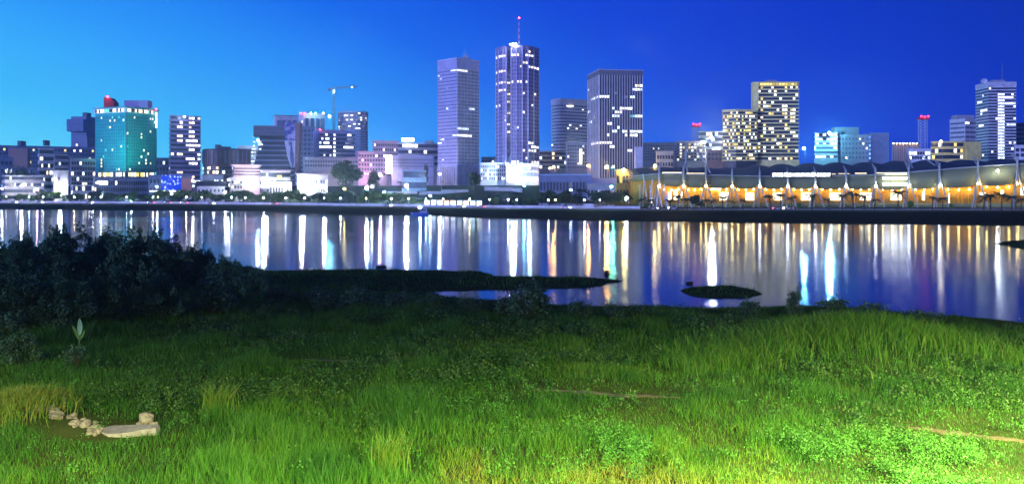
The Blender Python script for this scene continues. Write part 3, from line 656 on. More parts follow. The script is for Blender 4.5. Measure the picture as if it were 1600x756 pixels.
# ---- tallest tower
fr = [(775, 656), (779, 649), (786, 644), (791, 643), (792.2, 647), (797.5, 647), (798.6, 641), (807, 639), (816, 639), (825, 641), (834, 646), (842, 655)]
B = Bld('office_tower', 'tallest plum tower of vertical ribs with red-white mast on top', 'office tower', curve(fr, 26), 75)
B.body(M['plum'])
b = MB(); b.prism(grow(B.poly, .5), B.zz(75), B.zz(71)); B.part('roof', b, M['plum'])
lits = {1: [(1, 0, 1), (5, 0, 1), (8, 0, 1), (10, 0, 1, 'w_warm'), (14, 0, 0)], 2: [(1, 0, 1), (5, 0, 1, 'w_warm'), (8, 0, 1, 'w_warm'), (10, 0, 1, 'w_white'), (17, 1, 1, 'w_warm'), (18, 1, 1, 'w_warm'), (29, 1, 1)],
        0: [(5, 0, 0), (8, 0, 0), (1, 0, 0), (14, 0, 0)], 6: [(1, 0, 1, 'w_warm'), (8, 0, 0, 'w_white'), (20, 0, 1, 'w_dim'), (29, 0, 1)], 7: [(1, 0, 0, 'w_warm'), (4, 1, 1), (8, 0, 1, 'w_warm'), (20, 0, 0, 'w_cool'), (29, 0, 0)],
        8: [(1, 1, 1), (3, 0, 1, 'w_warm'), (8, 1, 1, 'w_white'), (11, 0, 0, 'w_white'), (26, 0, 0), (28, 1, 1), (30, 0, 1)], 9: [(1, 0, 1, 'w_white'), (4, 0, 1, 'w_white'), (14, 1, 1, 'w_white'), (24, 0, 1, 'w_white'), (25, 1, 1), (26, 0, 1), (29, 1, 1)],
        10: [(4, 0, 1, 'w_white'), (25, 0, 1, 'w_white'), (26, 0, 0), (29, 0, 1, 'w_white')], 4: [(r, 0, 1, 'w_dim') for r in range(5, 31)] + [(r, 0, 1, 'w_warm') for r in (8, 11, 13, 16, 19, 21)]}
for i in range(11):
    if i in (3, 5): continue
    B.grid(i, 31, 2, B.zz(262), B.zz(77), .55, .5, lit=lits.get(i, ()), mats=('w_warm', 'w_white'), dark='glasspale', p=.012 if i > 5 else 0)
b = MB()
for i, (x, y) in enumerate(B.front):
    if i in (4, 5): continue
    b.box((x, y - .2, (B.zz(75) + B.z0) / 2), (1.0, 1.0, B.zz(75) - B.z0))
B.part('ribs', b, M['lavender'])
b = MB(); Ym = B.Y + 10
for k in range(8):
    za, zb2 = Z(70 - k * 5, Ym), Z(70 - (k + 1) * 5, Ym); b.tube((X(811, Ym), Ym, za), (X(811, Ym), Ym, zb2), .42 - .03 * k, .40 - .03 * k, 6, M['redpaint_redlit'] if k % 2 else M['white'])
B.part('mast', b); B.bulb(811, 28.5, 'red', 50, .5, 10)
B.rbox(795, 806, 68, 71.5, M['white'], dy=4); B.bulb(806, 69.5, 'cool', 420, .5, -1.5, 'floodlight'); B.bulb(798, 69.5, 'white', 120, .35, -1.5, 'floodlight'); B.bulb(802, 68.5, 'white', 90, .3, -1.5, 'floodlight')
B.finish()
# podium in front
gridded('office_building', 'low white gridded block at the foot of the tallest tower, its left wing', 'office building', two(750, 751, 790, 610), 256, 4, [0, 12], 'white', 'glass', p=.22, ylow=282, ygtop=257, ww=.5, wh=.6)
B = gridded('office_building', 'low white block of fine windows under the bright blue-white floodlight', 'office building', two(790.5, 791, 842, 607), 257, 2, [0, 24], 'white', 'glassblue', p=.02, ylow=277, ygtop=259, ww=.5, wh=.7)
B.slab(793, 814, 278.5, 284.5, 'panel', dy=-.5, dep=.4, name='shopfront'); B.slab(819, 840, 279, 281.5, 'panel', dy=-.5, dep=.4, name='shopfront')
gridded('plant_building', 'small dark block between the grid-faced tower and the tallest one', 'building', two(752, 752, 778, 690), 247, 4, 5, 'bluegrey', p=.04); 
# ---- 840 - 1010
B = banded('office_tower', 'white banded tower with rounded corner and blank parapet behind the black finned tower', 'office tower', curve([(862, 775), (864, 768), (869, 763), (876, 760), (886, 762), (925, 776)], 20), 164, 15, [1, 1, 2, 2, 12], 'white', 'glasspale', p=.03, ylow=240, frac=.62)
b = MB(); b.prism(grow(B.poly, .9), B.z1 + 1.02, B.zz(154)); B.part('parapet', b, M['white']); B.slab(880, 896, 165, 167, 'w_white', dy=2.0, name='light_strip')
B.rod(881, 128, 154, .14); B.rod(896, 130, 154, .14)
banded('office_building', 'low wide white banded building left of the black finned tower', 'office building', two(842, 843, 897, 690), 238, 4, [0, 14], 'white', 'glasspale', p=.12, ylow=266)
B = gridded('office_building', 'grey block with a column of lit stair windows beside the black finned tower', 'office building', two(884, 886, 921, 665), 224, 7, [0, 9], 'grey', p=.1, ylow=264); 
for q in (235, 240, 245, 250, 255): B.slab(905.5, 909.5, q - 2, q + 2, 'w_white', name='window')
B = Bld('office_tower', 'black glass tower ribbed with white vertical fins', 'office tower', two(919, 936, 1004, 620), 116)
B.body(M['glass'], name='glazing'); b = MB(); b.prism(grow(B.poly, .6), B.zz(117), B.zz(109.5)); B.part('parapet', b, M['darkgrey']); b = MB(); b.prism(grow(B.poly, .9), B.zz(109.5), B.zz(108.6)); B.part('roof', b, M['offwhite'])
B.fins(M['white'], 1, 17, B.z0, B.zz(117), .36, .8); B.fins(M['offwhite'], 0, 7, B.z0, B.zz(117), .34, .7)
B.grid(1, 24, 17, B.zz(262), B.zz(118), .62, .6, lit=[(2, 14, 16, 'w_warm'), (3, 13, 16, 'w_cool'), (5, 0, 3, 'w_white'), (5, 12, 13, 'w_cool'), (8, 5, 5, 'w_cool'), (8, 8, 12, 'w_white'), (9, 6, 8, 'w_white'), (10, 5, 7, 'w_cool'), (10, 12, 13, 'w_teal'), (10, 14, 16, 'w_cool'), (12, 3, 4, 'w_white'), (13, 7, 7, 'w_white'), (14, 5, 6, 'w_cool'), (14, 9, 10, 'w_white'), (14, 12, 16, 'w_cool'), (15, 3, 3, 'w_cool'), (15, 10, 10, 'w_white'), (15, 12, 14, 'w_white'), (17, 0, 4, 'w_white'), (18, 4, 5, 'w_white'), (19, 11, 12, 'w_white'), (4, 6, 6, 'w_dim'), (5, 10, 10, 'w_dim')], only_lit=True)
B.grid(0, 24, 7, B.zz(262), B.zz(118), .62, .55, lit=[(2, 0, 0, 'w_cool'), (5, 2, 6, 'w_cool'), (8, 0, 1, 'w_cool'), (10, 4, 4, 'w_yellow'), (11, 1, 2, 'w_cool'), (17, 2, 6, 'w_white')], only_lit=True)
for p in (937, 944, 953, 963, 984, 992): B.rod(p, 101 + (p * 7) % 5, 109, .1, 8)
B.finish()
B = Bld('pylon', 'blank white slab pylon at the left end of the stadium', 'pylon', two(991, 993, 1004.5, 520), 231); B.body(M['white']); B.roof(M['offwhite'], .6)
B = gridded('market_hall', 'low pale-blue roofed hall with a row of posts below the white banded building', 'building', two(843, 843, 925, 520), 276, 1, 16, 'bluegrey', p=.12, mats=('w_cool', 'w_dim')); b = MB(); b.prism(grow(B.poly, 1.5), B.z1 + .82, B.z1 + 1.5); B.part('canopy_roof', b, M['roofblue'])
B = gridded('market_hall', 'low shed with pale-blue sloping roof under the black finned tower', 'building', two(917, 917, 962, 505), 289, 1, 8, 'grey', p=.1); b = MB(); zz = B.z1 + .82; g4 = grow(B.poly, 1.2)
b.add([(*g4[0], zz), (*g4[1], zz), (*g4[2], zz + 3.4), (*g4[3], zz + 3.4), (*g4[2], zz), (*g4[3], zz)], [[0, 1, 2, 3], [1, 4, 2], [0, 3, 5], [4, 5, 3, 2], [0, 5, 4, 1]]); B.part('sloping_roof', b, M['roofblue'])
gridded('shop_building', 'small yellow-lit building at the foot of the black finned tower', 'building', two(962, 963, 992, 540), 267, 2, [0, 6], 'yellow', p=.45, mats=('w_yellow', 'w_warm'))
gridded('shop_building', 'low white hut in front of the dark trees beside the yellow hedge', 'building', two(936, 936, 960, 440), 299, 1, 5, 'offwhite')
# ---- 1000 - 1130
gridded('apartment_block', 'white apartment block of small dark windows behind the stadium left end', 'apartment block', two(1003, 1004, 1058, 700), 224, 6, [0, 14], 'white', 'glasspale', p=.03, ww=.4, wh=.45, ylow=252)
gridded('apartment_block', 'apartment block with warm lit balcony rows behind the stadium left end', 'apartment block', two(1056, 1057, 1102, 715), 222, 6, [0, 10], 'offwhite', 'glass', p=.42, mats=('w_warm', 'w_yellow', 'w_cool', 'w_warm'), ylow=252)
gridded('shop_building', 'small yellow-grey building peeping over the stadium left end', 'building', two(1025, 1026, 1052, 560), 238, 2, [0, 6], 'cream', p=.0, ybot=270)
gridded('shop_building', 'blank violet-brown block left of the wide yellow apartment tower', 'building', two(1104, 1105, 1134, 640), 236, 2, [0, 5], 'brown', p=.0, ylow=252)
banded('office_building', 'floodlit white block behind the bright star-like lamp left of the wide yellow tower', 'office building', two(1092, 1094, 1131, 730), 207, 5, [0, 8], 'white', 'glasspale', p=.2, ylow=250)
def lattice_tower(label, px0, px1, py0, py1, Y, col='white'):
    t = empty('lattice_tower', (X((px0 + px1) / 2, Y), Y, gz(px0, Y)), label, 'tower')
    xc = X((px0 + px1) / 2, Y); w = X(px1, Y) - X(px0, Y)
    b = MB(); lattice(b, (xc, Y, gz(px0, Y)), (xc, Y, Z(py0 + 5, Y)), w, 22, .22); b.build('mast', M[col], t)
    b = MB(); b.box((xc, Y, Z(py0 + 3.5, Y)), (w * 1.35, w * 1.2, (py1 - py0) * .06 * Y / F + .6)); b.build('platform', M['redpaint_redlit'], t)
    for k in (-1, 0, 1):
        b = MB(); b.ball((xc + k * w * .55, Y - w * .65, Z(py0 + 1.5 - abs(k), Y)), .75); b.build('beacon', lampmat('red', 9), t)
lattice_tower('dark lattice mast with red beacons left of the wide yellow tower', 1083, 1092, 194, 222, 760, 'bluegrey')
lattice_tower('pale lattice mast with red beacons left of the white windowed block', 1437, 1447, 182, 222, 720, 'white')
# ---- wide yellow apartment tower
B = banded('apartment_tower', 'wide cream apartment tower of balcony bands with crown lights, stepped in two heights', 'apartment tower', two(1178, 1184, 1247, 612), 135, 20, [0, 15], 'straw', 'glass', p=.24, mats=('w_warm', 'w_yellow', 'w_white', 'w_cool'), ylow=252, frac=.42, d=.8)
b = MB(); b.prism(grow(B.poly, .8), B.z1 + 1.02, B.zz(128)); B.part('crown', b, M['yellow']); B.rbox(1199, 1214, 125, 128.5, M['grey'])
for k in range(12): B.slab(1188 + k * 4.9, 1191.5 + k * 4.9, 130.2, 133.2, 'w_yellow', dy=-1.3, dep=.3, name='window')
fr, bk = curve([(1130, 609), (1150, 604), (1182, 606)], 16); b = MB(); b.prism(fr + bk, B.z0, B.zz(176)); B.part('wing_glazing', b, M['glass'])
b = MB(); z0_, z1_ = B.zz(252), B.zz(176)
for i in range(14): b.prism(grow(fr + bk, .8), z0_ + i * (z1_ - z0_) / 14, z0_ + (i + .42) * (z1_ - z0_) / 14)
b.prism(grow(fr + bk, .9), z1_, B.zz(172)); B.part('wing_spandrel', b, M['straw'])
b = MB(); Yw = 611.0; b.prism([(X(1178, 612) - .6, 611), (X(1185, 611), 610.2), (X(1185, 611), 616), (X(1178, 612) - .6, 617)], B.zz(172), B.zz(128.2)); B.part('end_wall', b, M['straw'])
old = (B.front, B.cells); B.front = fr; B.cells = []
for f_, n_ in ((0, 7), (1, 11)): B.grid(f_, 14, n_, z0_, z1_, .8, .5, p=.45, mats=('w_warm', 'w_yellow', 'w_white', 'w_cool', 'w_yellow'), off=.14, only_lit=True, rowshift=.29)
B.finish(100); B.front = old[0]
# ---- right part
B = banded('office_building', 'glowing white banded block under the cyan floodlight right of the wide yellow tower', 'office building', two(1273, 1274, 1308, 700), 209, 6, [0, 6], 'white', 'glasspale', p=.45, mats=('w_cool',), ylow=250, frac=.5)
gridded('office_building', 'grey block with scattered round lights and a roof box beside the glowing banded one', 'office building', two(1308.5, 1309, 1357, 702), 212, 5, [0, 9], 'grey', 'glasspale', p=.17, mats=('w_warm', 'w_white'), ylow=250, ww=.45, wh=.45).rbox(1304, 1342, 199, 212, M['grey'], dy=8)
gridded('office_building', 'blank blue-lit block right of the grey block with round lights', 'office building', two(1357.5, 1361, 1389, 705), 209, 6, [1, 0], 'bluegrey', p=.6, mats=('w_blue',), ylow=250)
B = Bld('office_building', 'colonnaded dark block with a row of small roof lamps', 'office building', two(1393, 1394, 1437, 690), 226); B.body(M['brown']); B.roof(M['darkgrey']); B.fins(M['grey'], 1, 12, B.zz(250), B.zz(227), .6, .6)
for k in range(8): B.bulb(1396 + k * 5.2, 224.4, 'warm', 14, .5, -1, 'roof_lamp')
B.finish()
gridded('office_building', 'white lit building behind the stadium mast left of the yellow car park', 'office building', two(1419, 1420, 1458, 640), 234, 2, [0, 9], 'white', p=.55, mats=('w_white', 'w_cool'), ylow=250, ww=.8, wh=.6)
B = banded('car_park', 'yellow open-deck car park with blank yellow end wall', 'car park', two(1455, 1456, 1505, 600), 223, 3, [0, 10], 'yellow', 'glass', p=.3, mats=('w_white', 'w_yellow'), ylow=252, frac=.4); B.slab(1505.2, 1528, 222, 254, 'yellow', dy=2, dep=8, name='end_wall')
B = gridded('office_building', 'white block with two dark window bands left of the tall right-hand tower', 'office building', two(1484, 1508, 1528, 690), 187, 6, [1, 3], 'offwhite', 'glasspale', p=.12, mats=('w_white', 'w_cool'), ylow=232, ww=.9, wh=.42); B.rbox(1494, 1522, 180, 187, M['grey'], dy=10)
B = banded('office_tower', 'tall white tower at right with dish on the roof and a bright column of lights', 'office tower', two(1525, 1545, 1587, 660), 137, 24, [8, 12], 'white', 'glass', p=.03, mats=('w_cool', 'w_white'), ylow=250, frac=.42, d=.4, lit={1: [(r, 4, 6, 'w_cool') for r in range(2, 24, 1)] + [(3, 6, 10, 'w_white'), (5, 5, 11, 'w_cool'), (10, 3, 6, 'w_white'), (12, 8, 11, 'w_cool')], 0: [(4, 1, 3, 'w_cool'), (7, 4, 6, 'w_white'), (12, 2, 4, 'w_white')]})
b = MB(); b.prism(grow(B.poly, .6), B.z1 + 1.02, B.zz(128)); B.part('parapet', b, M['offwhite']); B.rod(1566, 99, 128, .2); B.rbox(1552, 1570, 125, 128.5, M['grey'])
b = MB(); Y = B.Y + 6; b.add([(X(1537, Y) + 2.6 * math.cos(t) * 1.0, Y - .6 * math.sin(t) - .4, Z(131, Y) + 2.0 + 1.7 * math.sin(t)) for t in np.linspace(0, 2 * math.pi, 17)[:-1]] + [(X(1537, Y) + .5, Y + .7, Z(131, Y) + 1.6)], [[i, (i + 1) % 16, 16] for i in range(16)]); b.tube((X(1537, Y) + .5, Y + .7, Z(128, Y)), (X(1537, Y) + .5, Y + .7, Z(131, Y) + 2.2), .2, .2, 6); B.part('dish', b, M['white'])
B.bulb(1560, 163, 'cool', 90, .5, 9, 'floodlight'); B.bulb(1561, 176, 'cool', 90, .5, 9, 'floodlight')
banded('office_building', 'dark blue banded block at the right edge behind the tall white tower', 'office building', two(1578, 1580, 1640, 720), 193, 8, [0, 14], 'bluegrey', 'glass', p=.06, mats=('w_cool',), ylow=250)
gridded('apartment_block', 'small white framed block at the right edge just over the stadium roof', 'apartment block', two(1585, 1586, 1640, 600), 228, 2, [0, 7], 'white', 'glass', p=.0, ylow=246, ww=.7, wh=.65)

# ------------------------------------------------------------------ stadium
st = empty('stadium', (X(1300, 460), 460, 2.7), 'long low stadium with grey membrane skirt, orange walls, steel masts and wavy dark roof', 'stadium')
SP = [(985, 500), (992, 478), (1002, 462), (1018, 452), (1030, 448), (1068, 443), (1103, 441), (1144, 440), (1187, 440), (1231, 440), (1274, 440), (1322, 440), (1368, 440), (1420, 438), (1468, 434), (1528, 428), (1590, 420), (1660, 412), (1740, 402)]
def sy(px): return lerp_tab(SP, px)
TOP = [(985, 276), (1030, 272), (1103, 274), (1187, 276), (1274, 276), (1368, 274), (1420, 270), (1468, 266), (1528, 261), (1590, 257), (1740, 248)]
MASTPX = [1030, 1068, 1103, 1144, 1187, 1231, 1274, 1322, 1368, 1420, 1468, 1528, 1590, 1655]
MASTTOP = [(1030, 258), (1068, 260), (1103, 261), (1144, 265), (1187, 267), (1231, 268), (1274, 267), (1322, 265), (1368, 262), (1420, 258), (1468, 255), (1528, 250), (1590, 245), (1655, 240)]
def low(px):   # scalloped lower edge of the skirt
    k = 0
    while k < len(MASTPX) - 2 and px > MASTPX[k + 1]: k += 1
    t = (px - MASTPX[k]) / (MASTPX[k + 1] - MASTPX[k]); t = max(0, min(1, t))
    base = lerp_tab([(985, 292), (1030, 290), (1100, 294), (1400, 297), (1500, 293), (1600, 288), (1740, 280)], px)
    return base - 9 * (abs(2 * t - 1) ** 5)
spx = np.arange(986, 1740, 3.0)
def wall_sheet(name, ytopf, ybotf, off0, off1, mat, th=.5):
    vs = []; fs = []
    for p in spx:
        Y = sy(p)
        for (q, o) in ((ytopf(p), off0), (ybotf(p), off1), (ybotf(p), off1 + th), (ytopf(p), off0 + th)):
            vs.append((X(p, Y), Y + o, Z(q, Y) if q < 400 else 2.5))
    n = len(spx)
    for i in range(n - 1):
        for j in range(4): fs.append([i * 4 + (j + 1) % 4, i * 4 + j, (i + 1) * 4 + j, (i + 1) * 4 + (j + 1) % 4])
    fs += [[0, 1, 2, 3], [(n - 1) * 4 + 3, (n - 1) * 4 + 2, (n - 1) * 4 + 1, (n - 1) * 4]]
    b = MB(); b.add(vs, fs); return b.build(name, mat, st, True)
wall_sheet('wall', lambda p: lerp_tab(TOP, p) + 6, lambda p: 999, 7, 7, M['orange'])
wall_sheet('skirt', lambda p: lerp_tab(TOP, p), low, 1.5, 0.0, M['membrane'])
wall_sheet('plinth', lambda p: 317.5, lambda p: 999, 3.0, 3.0, M['membrane'])
# soffit joining skirt and wall, so lamps below light a ceiling
vs = []; fs = []
for i, p in enumerate(spx):
    Y = sy(p); z = Z(lerp_tab(TOP, p) + 8, Y)
    vs += [(X(p, Y), Y + 1.6, z), (X(p, Y), Y + 40, z + 2)]
    if i: fs.append([2 * i - 2, 2 * i, 2 * i + 1, 2 * i - 1])
b = MB(); b.add(vs, fs); b.build('soffit', M['membrane'], st)
# roof: scalloped shells rising behind the skirt
vs = []; fs = []; rows = 7
for i, p in enumerate(spx):
    k = 0
    while k < len(MASTPX) - 2 and p > MASTPX[k + 1]: k += 1
    t = (p - MASTPX[k]) / (MASTPX[k + 1] - MASTPX[k])
    arch = abs(math.sin(math.pi * t)) ** .8
    Y = sy(p)
    for j in range(rows):
        s = j / (rows - 1); dy = 3 + 40 * s
        base = Z(lerp_tab(TOP, p) - 1, Y)
        rise = lerp_tab([(980, 3.6), (1180, 4.6), (1330, 5.6), (1440, 4.2), (1600, 1.0), (1740, .8)], p) * math.sin(s * math.pi * .5)
        vs.append((X(p, Y) * (1 + dy / Y * .2), Y + dy, base + rise + arch * (.25 + 1.9 * s) * (.25 + .75 * smooth((p - 1170) / 60))))
    if i:
        for j in range(rows - 1): fs.append([(i - 1) * rows + j, i * rows + j, i * rows + j + 1, (i - 1) * rows + j + 1])
b = MB(); b.add(vs, fs); b.build('roof', M['shell'], st, True)
# eaves tube
b = MB()
for a, c in zip(spx[:-1:3], spx[3::3]):
    b.tube((X(a, sy(a)), sy(a) - .2, Z(lerp_tab(TOP, a) - .6, sy(a))), (X(c, sy(c)), sy(c) - .2, Z(lerp_tab(TOP, c) - .6, sy(c))), .28, .28, 6)
b.build('eaves_tube', M['steel'], st)
for p, q in MASTTOP:
    Y = sy(p) - 2.5; x = X(p, Y); sc = (Z(q, Y) - 2.7) / 19
    zt = Z(q, Y); zj = Z(lerp_tab(TOP, p) + 10, Y)
    b = MB(); b.tube((x, Y, zj - 1), (x, Y, zt), .55, .45, 8); mt = b.build('mast', M['steel'], st, True)
    for k in (-1, 1):
        b = MB(); b.tube((x, Y, zj), (x + k * 3.8, Y - 2.0, 2.5), .42, .34, 7); b.build('strut', M['steel'], mt)
    b = MB(); b.tube((x, Y, zj), (x + .6, Y + 4, 2.5), .38, .34, 7); b.build('strut', M['steel'], mt)
    b = MB(); b.tube((x, Y, zt - .3), (x + 3.2, Y + 12, zt + 2.2), .32, .22, 6); b.tube((x, Y, zt - 3), (x + 3.2, Y + 12, zt + 2.2), .2, .2, 6); b.build('brace', M['steel'], mt)
# tall leaning props seen above the roof
for pa, qa, pb, qb in ((1071, 263, 1082, 222), (1106, 262, 1098, 236), (1110, 270, 1100, 236), (1422, 268, 1437, 226), (1427, 266, 1435, 232), (1466, 262, 1460, 244), (1075, 272, 1078, 240)):
    Y = 446.0; b = MB(); b.tube((X(pa, Y), Y, Z(qa, Y)), (X(pb, Y), Y + 14, Z(qb, Y + 14)), .42, .3, 6); b.build('prop', M['steel'], st)
# slanting posts in the left entrance and entrance fins
for pa, pb, q in ((999, 1000, 289), (1003, 1007, 285), (1012, 1005, 272), (1014, 1020, 280), (1021, 1016, 290), (1025, 1030, 285), (1034, 1028, 292), (1043, 1038, 288)):
    Y = sy(pb) - 3; b = MB(); b.tube((X(pa, Y), Y - 1, 2.5), (X(pb, Y), Y + 1, Z(q, Y)), .45, .35, 7); b.build('post', M['white'], st)
# lit shopfront panels
for k, (a, c, t, bt) in enumerate([(1016, 1024, 298, 318), (1044, 1051, 300, 313), (1053, 1061, 297, 312), (1063, 1066, 300, 309), (1112, 1126, 293.5, 297), (1124, 1138, 300.5, 313), (1165, 1178, 301, 313), (1208, 1221, 301, 313), (1252, 1266, 301, 313), (1297, 1313, 301, 313), (1344, 1361, 301, 313), (1392, 1408, 301, 313), (1441, 1453, 300, 313), (1482, 1494, 302, 321), (1524, 1531, 294, 306), (1531, 1562, 301, 307), (1532, 1544, 312, 322), (1564, 1588, 297, 306), (1595, 1625, 293, 305)]):
    Y = sy((a + c) / 2) + 6.5; b = MB(); b.box(((X(a, Y) + X(c, Y)) / 2, Y, (Z(t, Y) + Z(bt, Y)) / 2), (X(c, Y) - X(a, Y), .4, Z(t, Y) - Z(bt, Y))); b.build('shopfront', M['panel'], st)
# pilasters
for p in [1100, 1156, 1198, 1243, 1285, 1335, 1381, 1433, 1455, 1497, 1503, 1513, 1518, 1550, 1590]:
    Y = sy(p) + 6.2; b = MB(); b.box((X(p, Y), Y, 6), (.7, 1, 7)); b.build('pilaster', M['orange'], st)
# lamps under the skirt
for k in range(len(MASTPX) - 1):
    a, c = MASTPX[k], MASTPX[k + 1]
    for t, col, s_, dz, dy in ((.0, 'white' if 1150 < a < 1480 else 'amber', 110, 291, -3.2), (.22, 'amber', 85, 296, 4.0), (.5, 'amber', 85, 297, 4.0), (.78, 'amber', 85, 296, 4.0)):
        p = a + (c - a) * t; Y = sy(p) + dy
        b = MB(); b.ball((X(p, Y), Y, Z(dz - (4 if a > 1480 else 0), Y)), .34 if t else .42, None, 8, 6); b.build('lamp', lampmat(col, s_), st)
# lit gallery boxes under the roof, between two masts
for k in range(3):
    for (t, bt) in ((276.5, 280.5), (285.5, 290)):
        a = 1379 + k * 13.2; Y = 438.0; b = MB(); b.box(((X(a, Y) + X(a + 11, Y)) / 2, Y - .4, (Z(t, Y) + Z(bt, Y)) / 2), (X(a + 11, Y) - X(a, Y), .5, Z(t, Y) - Z(bt, Y))); b.build('gallery_window', M['sign'], st)
b = MB(); Y = 437.4; b.box((X(1400, Y), Y, Z(271.5, Y)), (X(1417, Y) - X(1384, Y), .5, 1.0)); b.build('light_strip', M['panel'], st)
b = MB(); b.ball((X(1559, 421), 421, Z(267, 421)), .55); b.build('lamp', lampmat('white', 160), st)
for a, c, q in ((1274, 1304, 264), (1308, 1325, 263.5), (1334, 1352, 263), (1365, 1390, 262.5), (1034, 1064, 267), (1072, 1100, 268)):
    Y = sy(a) + 1.0; b = MB(); b.box(((X(a, Y) + X(c, Y)) / 2, Y - 1.6, Z(q + 8, Y) if q < 266 else Z(q + 3, Y)), (X(c, Y) - X(a, Y), .3, .35)); b.build('light_strip', M['w_warm'], st)
# sign
cu = bpy.data.curves.new('sign_text', 'FONT'); cu.body = 'STADE F\u00c9LIX HOUPHOU\u00cbT-BOIGNY'; cu.size = 1; cu.extrude = .06; cu.offset = .012; cu.resolution_u = 2
to = bpy.data.objects.new('sign_text_source', cu); COL.objects.link(to); bpy.context.view_layer.update()
dg = bpy.context.evaluated_depsgraph_get(); me = bpy.data.meshes.new_from_object(to.evaluated_get(dg)); bpy.data.objects.remove(to)
xs = [v.co.x for v in me.vertices]; zs = [v.co.y for v in me.vertices]; wtx = max(xs) - min(xs); me.materials.clear(); me.materials.append(M['sign'])
Y = sy(1250) - 4.2; tw = X(1298, Y) - X(1207, Y)
b = MB(); b.box((X(1252.5, Y), Y + .45, Z(273, Y)), (tw + 1.5, .3, 2.6)); sg = b.build('sign_board', M['shell'], st)
for v in me.vertices: v.co = Vector(((v.co.x - min(xs)) * tw / wtx - tw / 2, -v.co.z, (v.co.y) * 2.35))
o = bpy.data.objects.new('lettering', me); COL.objects.link(o); o.parent = sg
so_ = origin_of(sg); o.location = (X(1252.5, Y) - so_[0], Y - .1 + .2 - so_[1], Z(275.8, Y) - so_[2])

# ------------------------------------------------------------------ street lamps and floodlights
def lamp_light(t, x, y, z, col, s, r):
    """the light that a strong lamp throws, right in front of its lens"""
    l = bpy.data.lights.new('lamp_light', 'POINT'); l.color = LAMP[col]; l.energy = s * 4 * math.pi ** 2 * r * r; l.shadow_soft_size = .4
    o = bpy.data.objects.new('lamp_light', l); COL.objects.link(o); o.parent = t; o.location = (x - t.location.x, y - t.location.y, z - t.location.z)
def lensmat(c, s):
    k = 'lens_%s_%d' % (c, s)
    if k not in M: M[k] = glow(k, LAMP[c], s, 0, 'NONE')
    return M[k]
def street_lamp(px, py, Y, col, s, label, r=None, group='street lamps along the far shore', base=None):
    r = r or (.85 if s >= 400 else .5); z = Z(py, Y); x = X(px, Y); g = gz(px, Y) if base is None else base
    t = empty('street_lamp', (x, Y, g), label, 'street lamp', group)
    b = MB(); b.tube((x + 1.1, Y + .3, g - .3), (x + 1.1, Y + .3, z + .5), .16, .09, 7); b.build('pole', M['pole'], t)
    b = MB(); b.tube((x + 1.1, Y + .3, z + .5), (x, Y, z + r + .12), .07, .06, 6); b.build('arm', M['pole'], t)
    b = MB(); b.box((x, Y, z + r + .1), (r * 1.7, r * 1.5, .16)); b.build('hood', M['pole'], t)
    b = MB(); b.ball((x, Y, z), r, None, 10, 7); b.build('lamp_head', lensmat(col, s) if s >= 300 else lampmat(col, s), t, True)
    if s >= 300: lamp_light(t, x, Y - r - .5, z, col, s, r)
    return t
LAMPS = [(3, 295, 596, 'white', 160), (34, 290, 606, 'white', 360), (58, 296, 598, 'pink', 150), (94, 292, 600, 'white', 420), (206, 312, 588, 'cool', 1100), (357, 281, 576, 'white', 150), (352, 300, 565, 'white', 160), (413, 283, 604, 'white', 900), (418, 292, 566, 'white', 220),
         (445, 298, 560, 'white', 200), (472, 290, 581, 'white', 800), (507, 293, 582, 'white', 420), (573, 294, 530, 'cool', 600), (581, 292, 522, 'white', 160), (594, 273, 642, 'pink', 520), (635, 290, 510, 'white', 700),
         (687, 272, 560, 'cool', 300), (600, 300, 520, 'blue', 260), (620, 304, 500, 'blue', 160), (672, 306, 476, 'cool', 120), (892, 297, 470, 'blue', 160), (865, 261, 600, 'orange', 300), (859, 263, 606, 'orange', 160), (919, 259, 560, 'orange', 340), (948, 261, 560, 'orange', 420), (958, 261, 570, 'green', 300), (975, 265, 540, 'amber', 340), (990, 266, 545, 'orange', 300),
         (1023, 259, 480, 'amber', 220), (955, 292, 470, 'green', 260), (979, 309, 430, 'white', 160), (1256, 232, 720, 'cyan', 900), (1470, 221, 590, 'warm', 160), (245, 292, 596, 'cool', 160), (301, 282, 590, 'white', 180), (268, 303, 575, 'white', 120), (538, 295, 545, 'amber', 120)]
COLN = dict(white='white', cool='cool white', blue='deep blue', orange='orange', green='green', pink='pink', amber='amber', cyan='cyan', warm='warm white')
from collections import defaultdict
cnt = defaultdict(int); tot = defaultdict(int)
for l in LAMPS: tot[l[3]] += 1
for l in sorted(LAMPS):
    cnt[l[3]] += 1
    n = cnt[l[3]]
    lab = ('street lamp glowing %s, the only one of its colour on the far shore' % COLN[l[3]]) if tot[l[3]] == 1 else 'street lamp glowing %s, %s of that colour from the left' % (COLN[l[3]], ordinal(n))
    street_lamp(*l, lab)
def floodlight(px, py, Y, col, s, label, zbase, r=.6):
    t = empty('floodlight', (X(px, Y), Y, zbase), label, 'floodlight'); x = X(px, Y); z = Z(py, Y)
    b = MB(); b.tube((x, Y + .5, zbase), (x, Y + .5, z), .14, .1, 6); b.build('bracket', M['pole'], t)
    b = MB(); b.tube((x, Y + .15, z), (x, Y + .9, z), r * 1.15, r * .8, 10); b.build('housing', M['darkgrey'], t)
    b = MB(); b.ball((x, Y, z), r, None, 10, 7, (1, .6, 1)); b.build('lens', lensmat(col, s) if s >= 300 else lampmat(col, s), t, True)
    if s >= 300: lamp_light(t, x, Y - r - .5, z, col, s, r)
floodlight(802, 255, 604, 'cool', 1300, 'bright blue-white floodlight on the low block before the tallest tower', Z(257, 604), .8)
floodlight(827, 262, 602, 'cool', 420, 'smaller floodlight on the low white block right of the bright one', Z(270, 602))
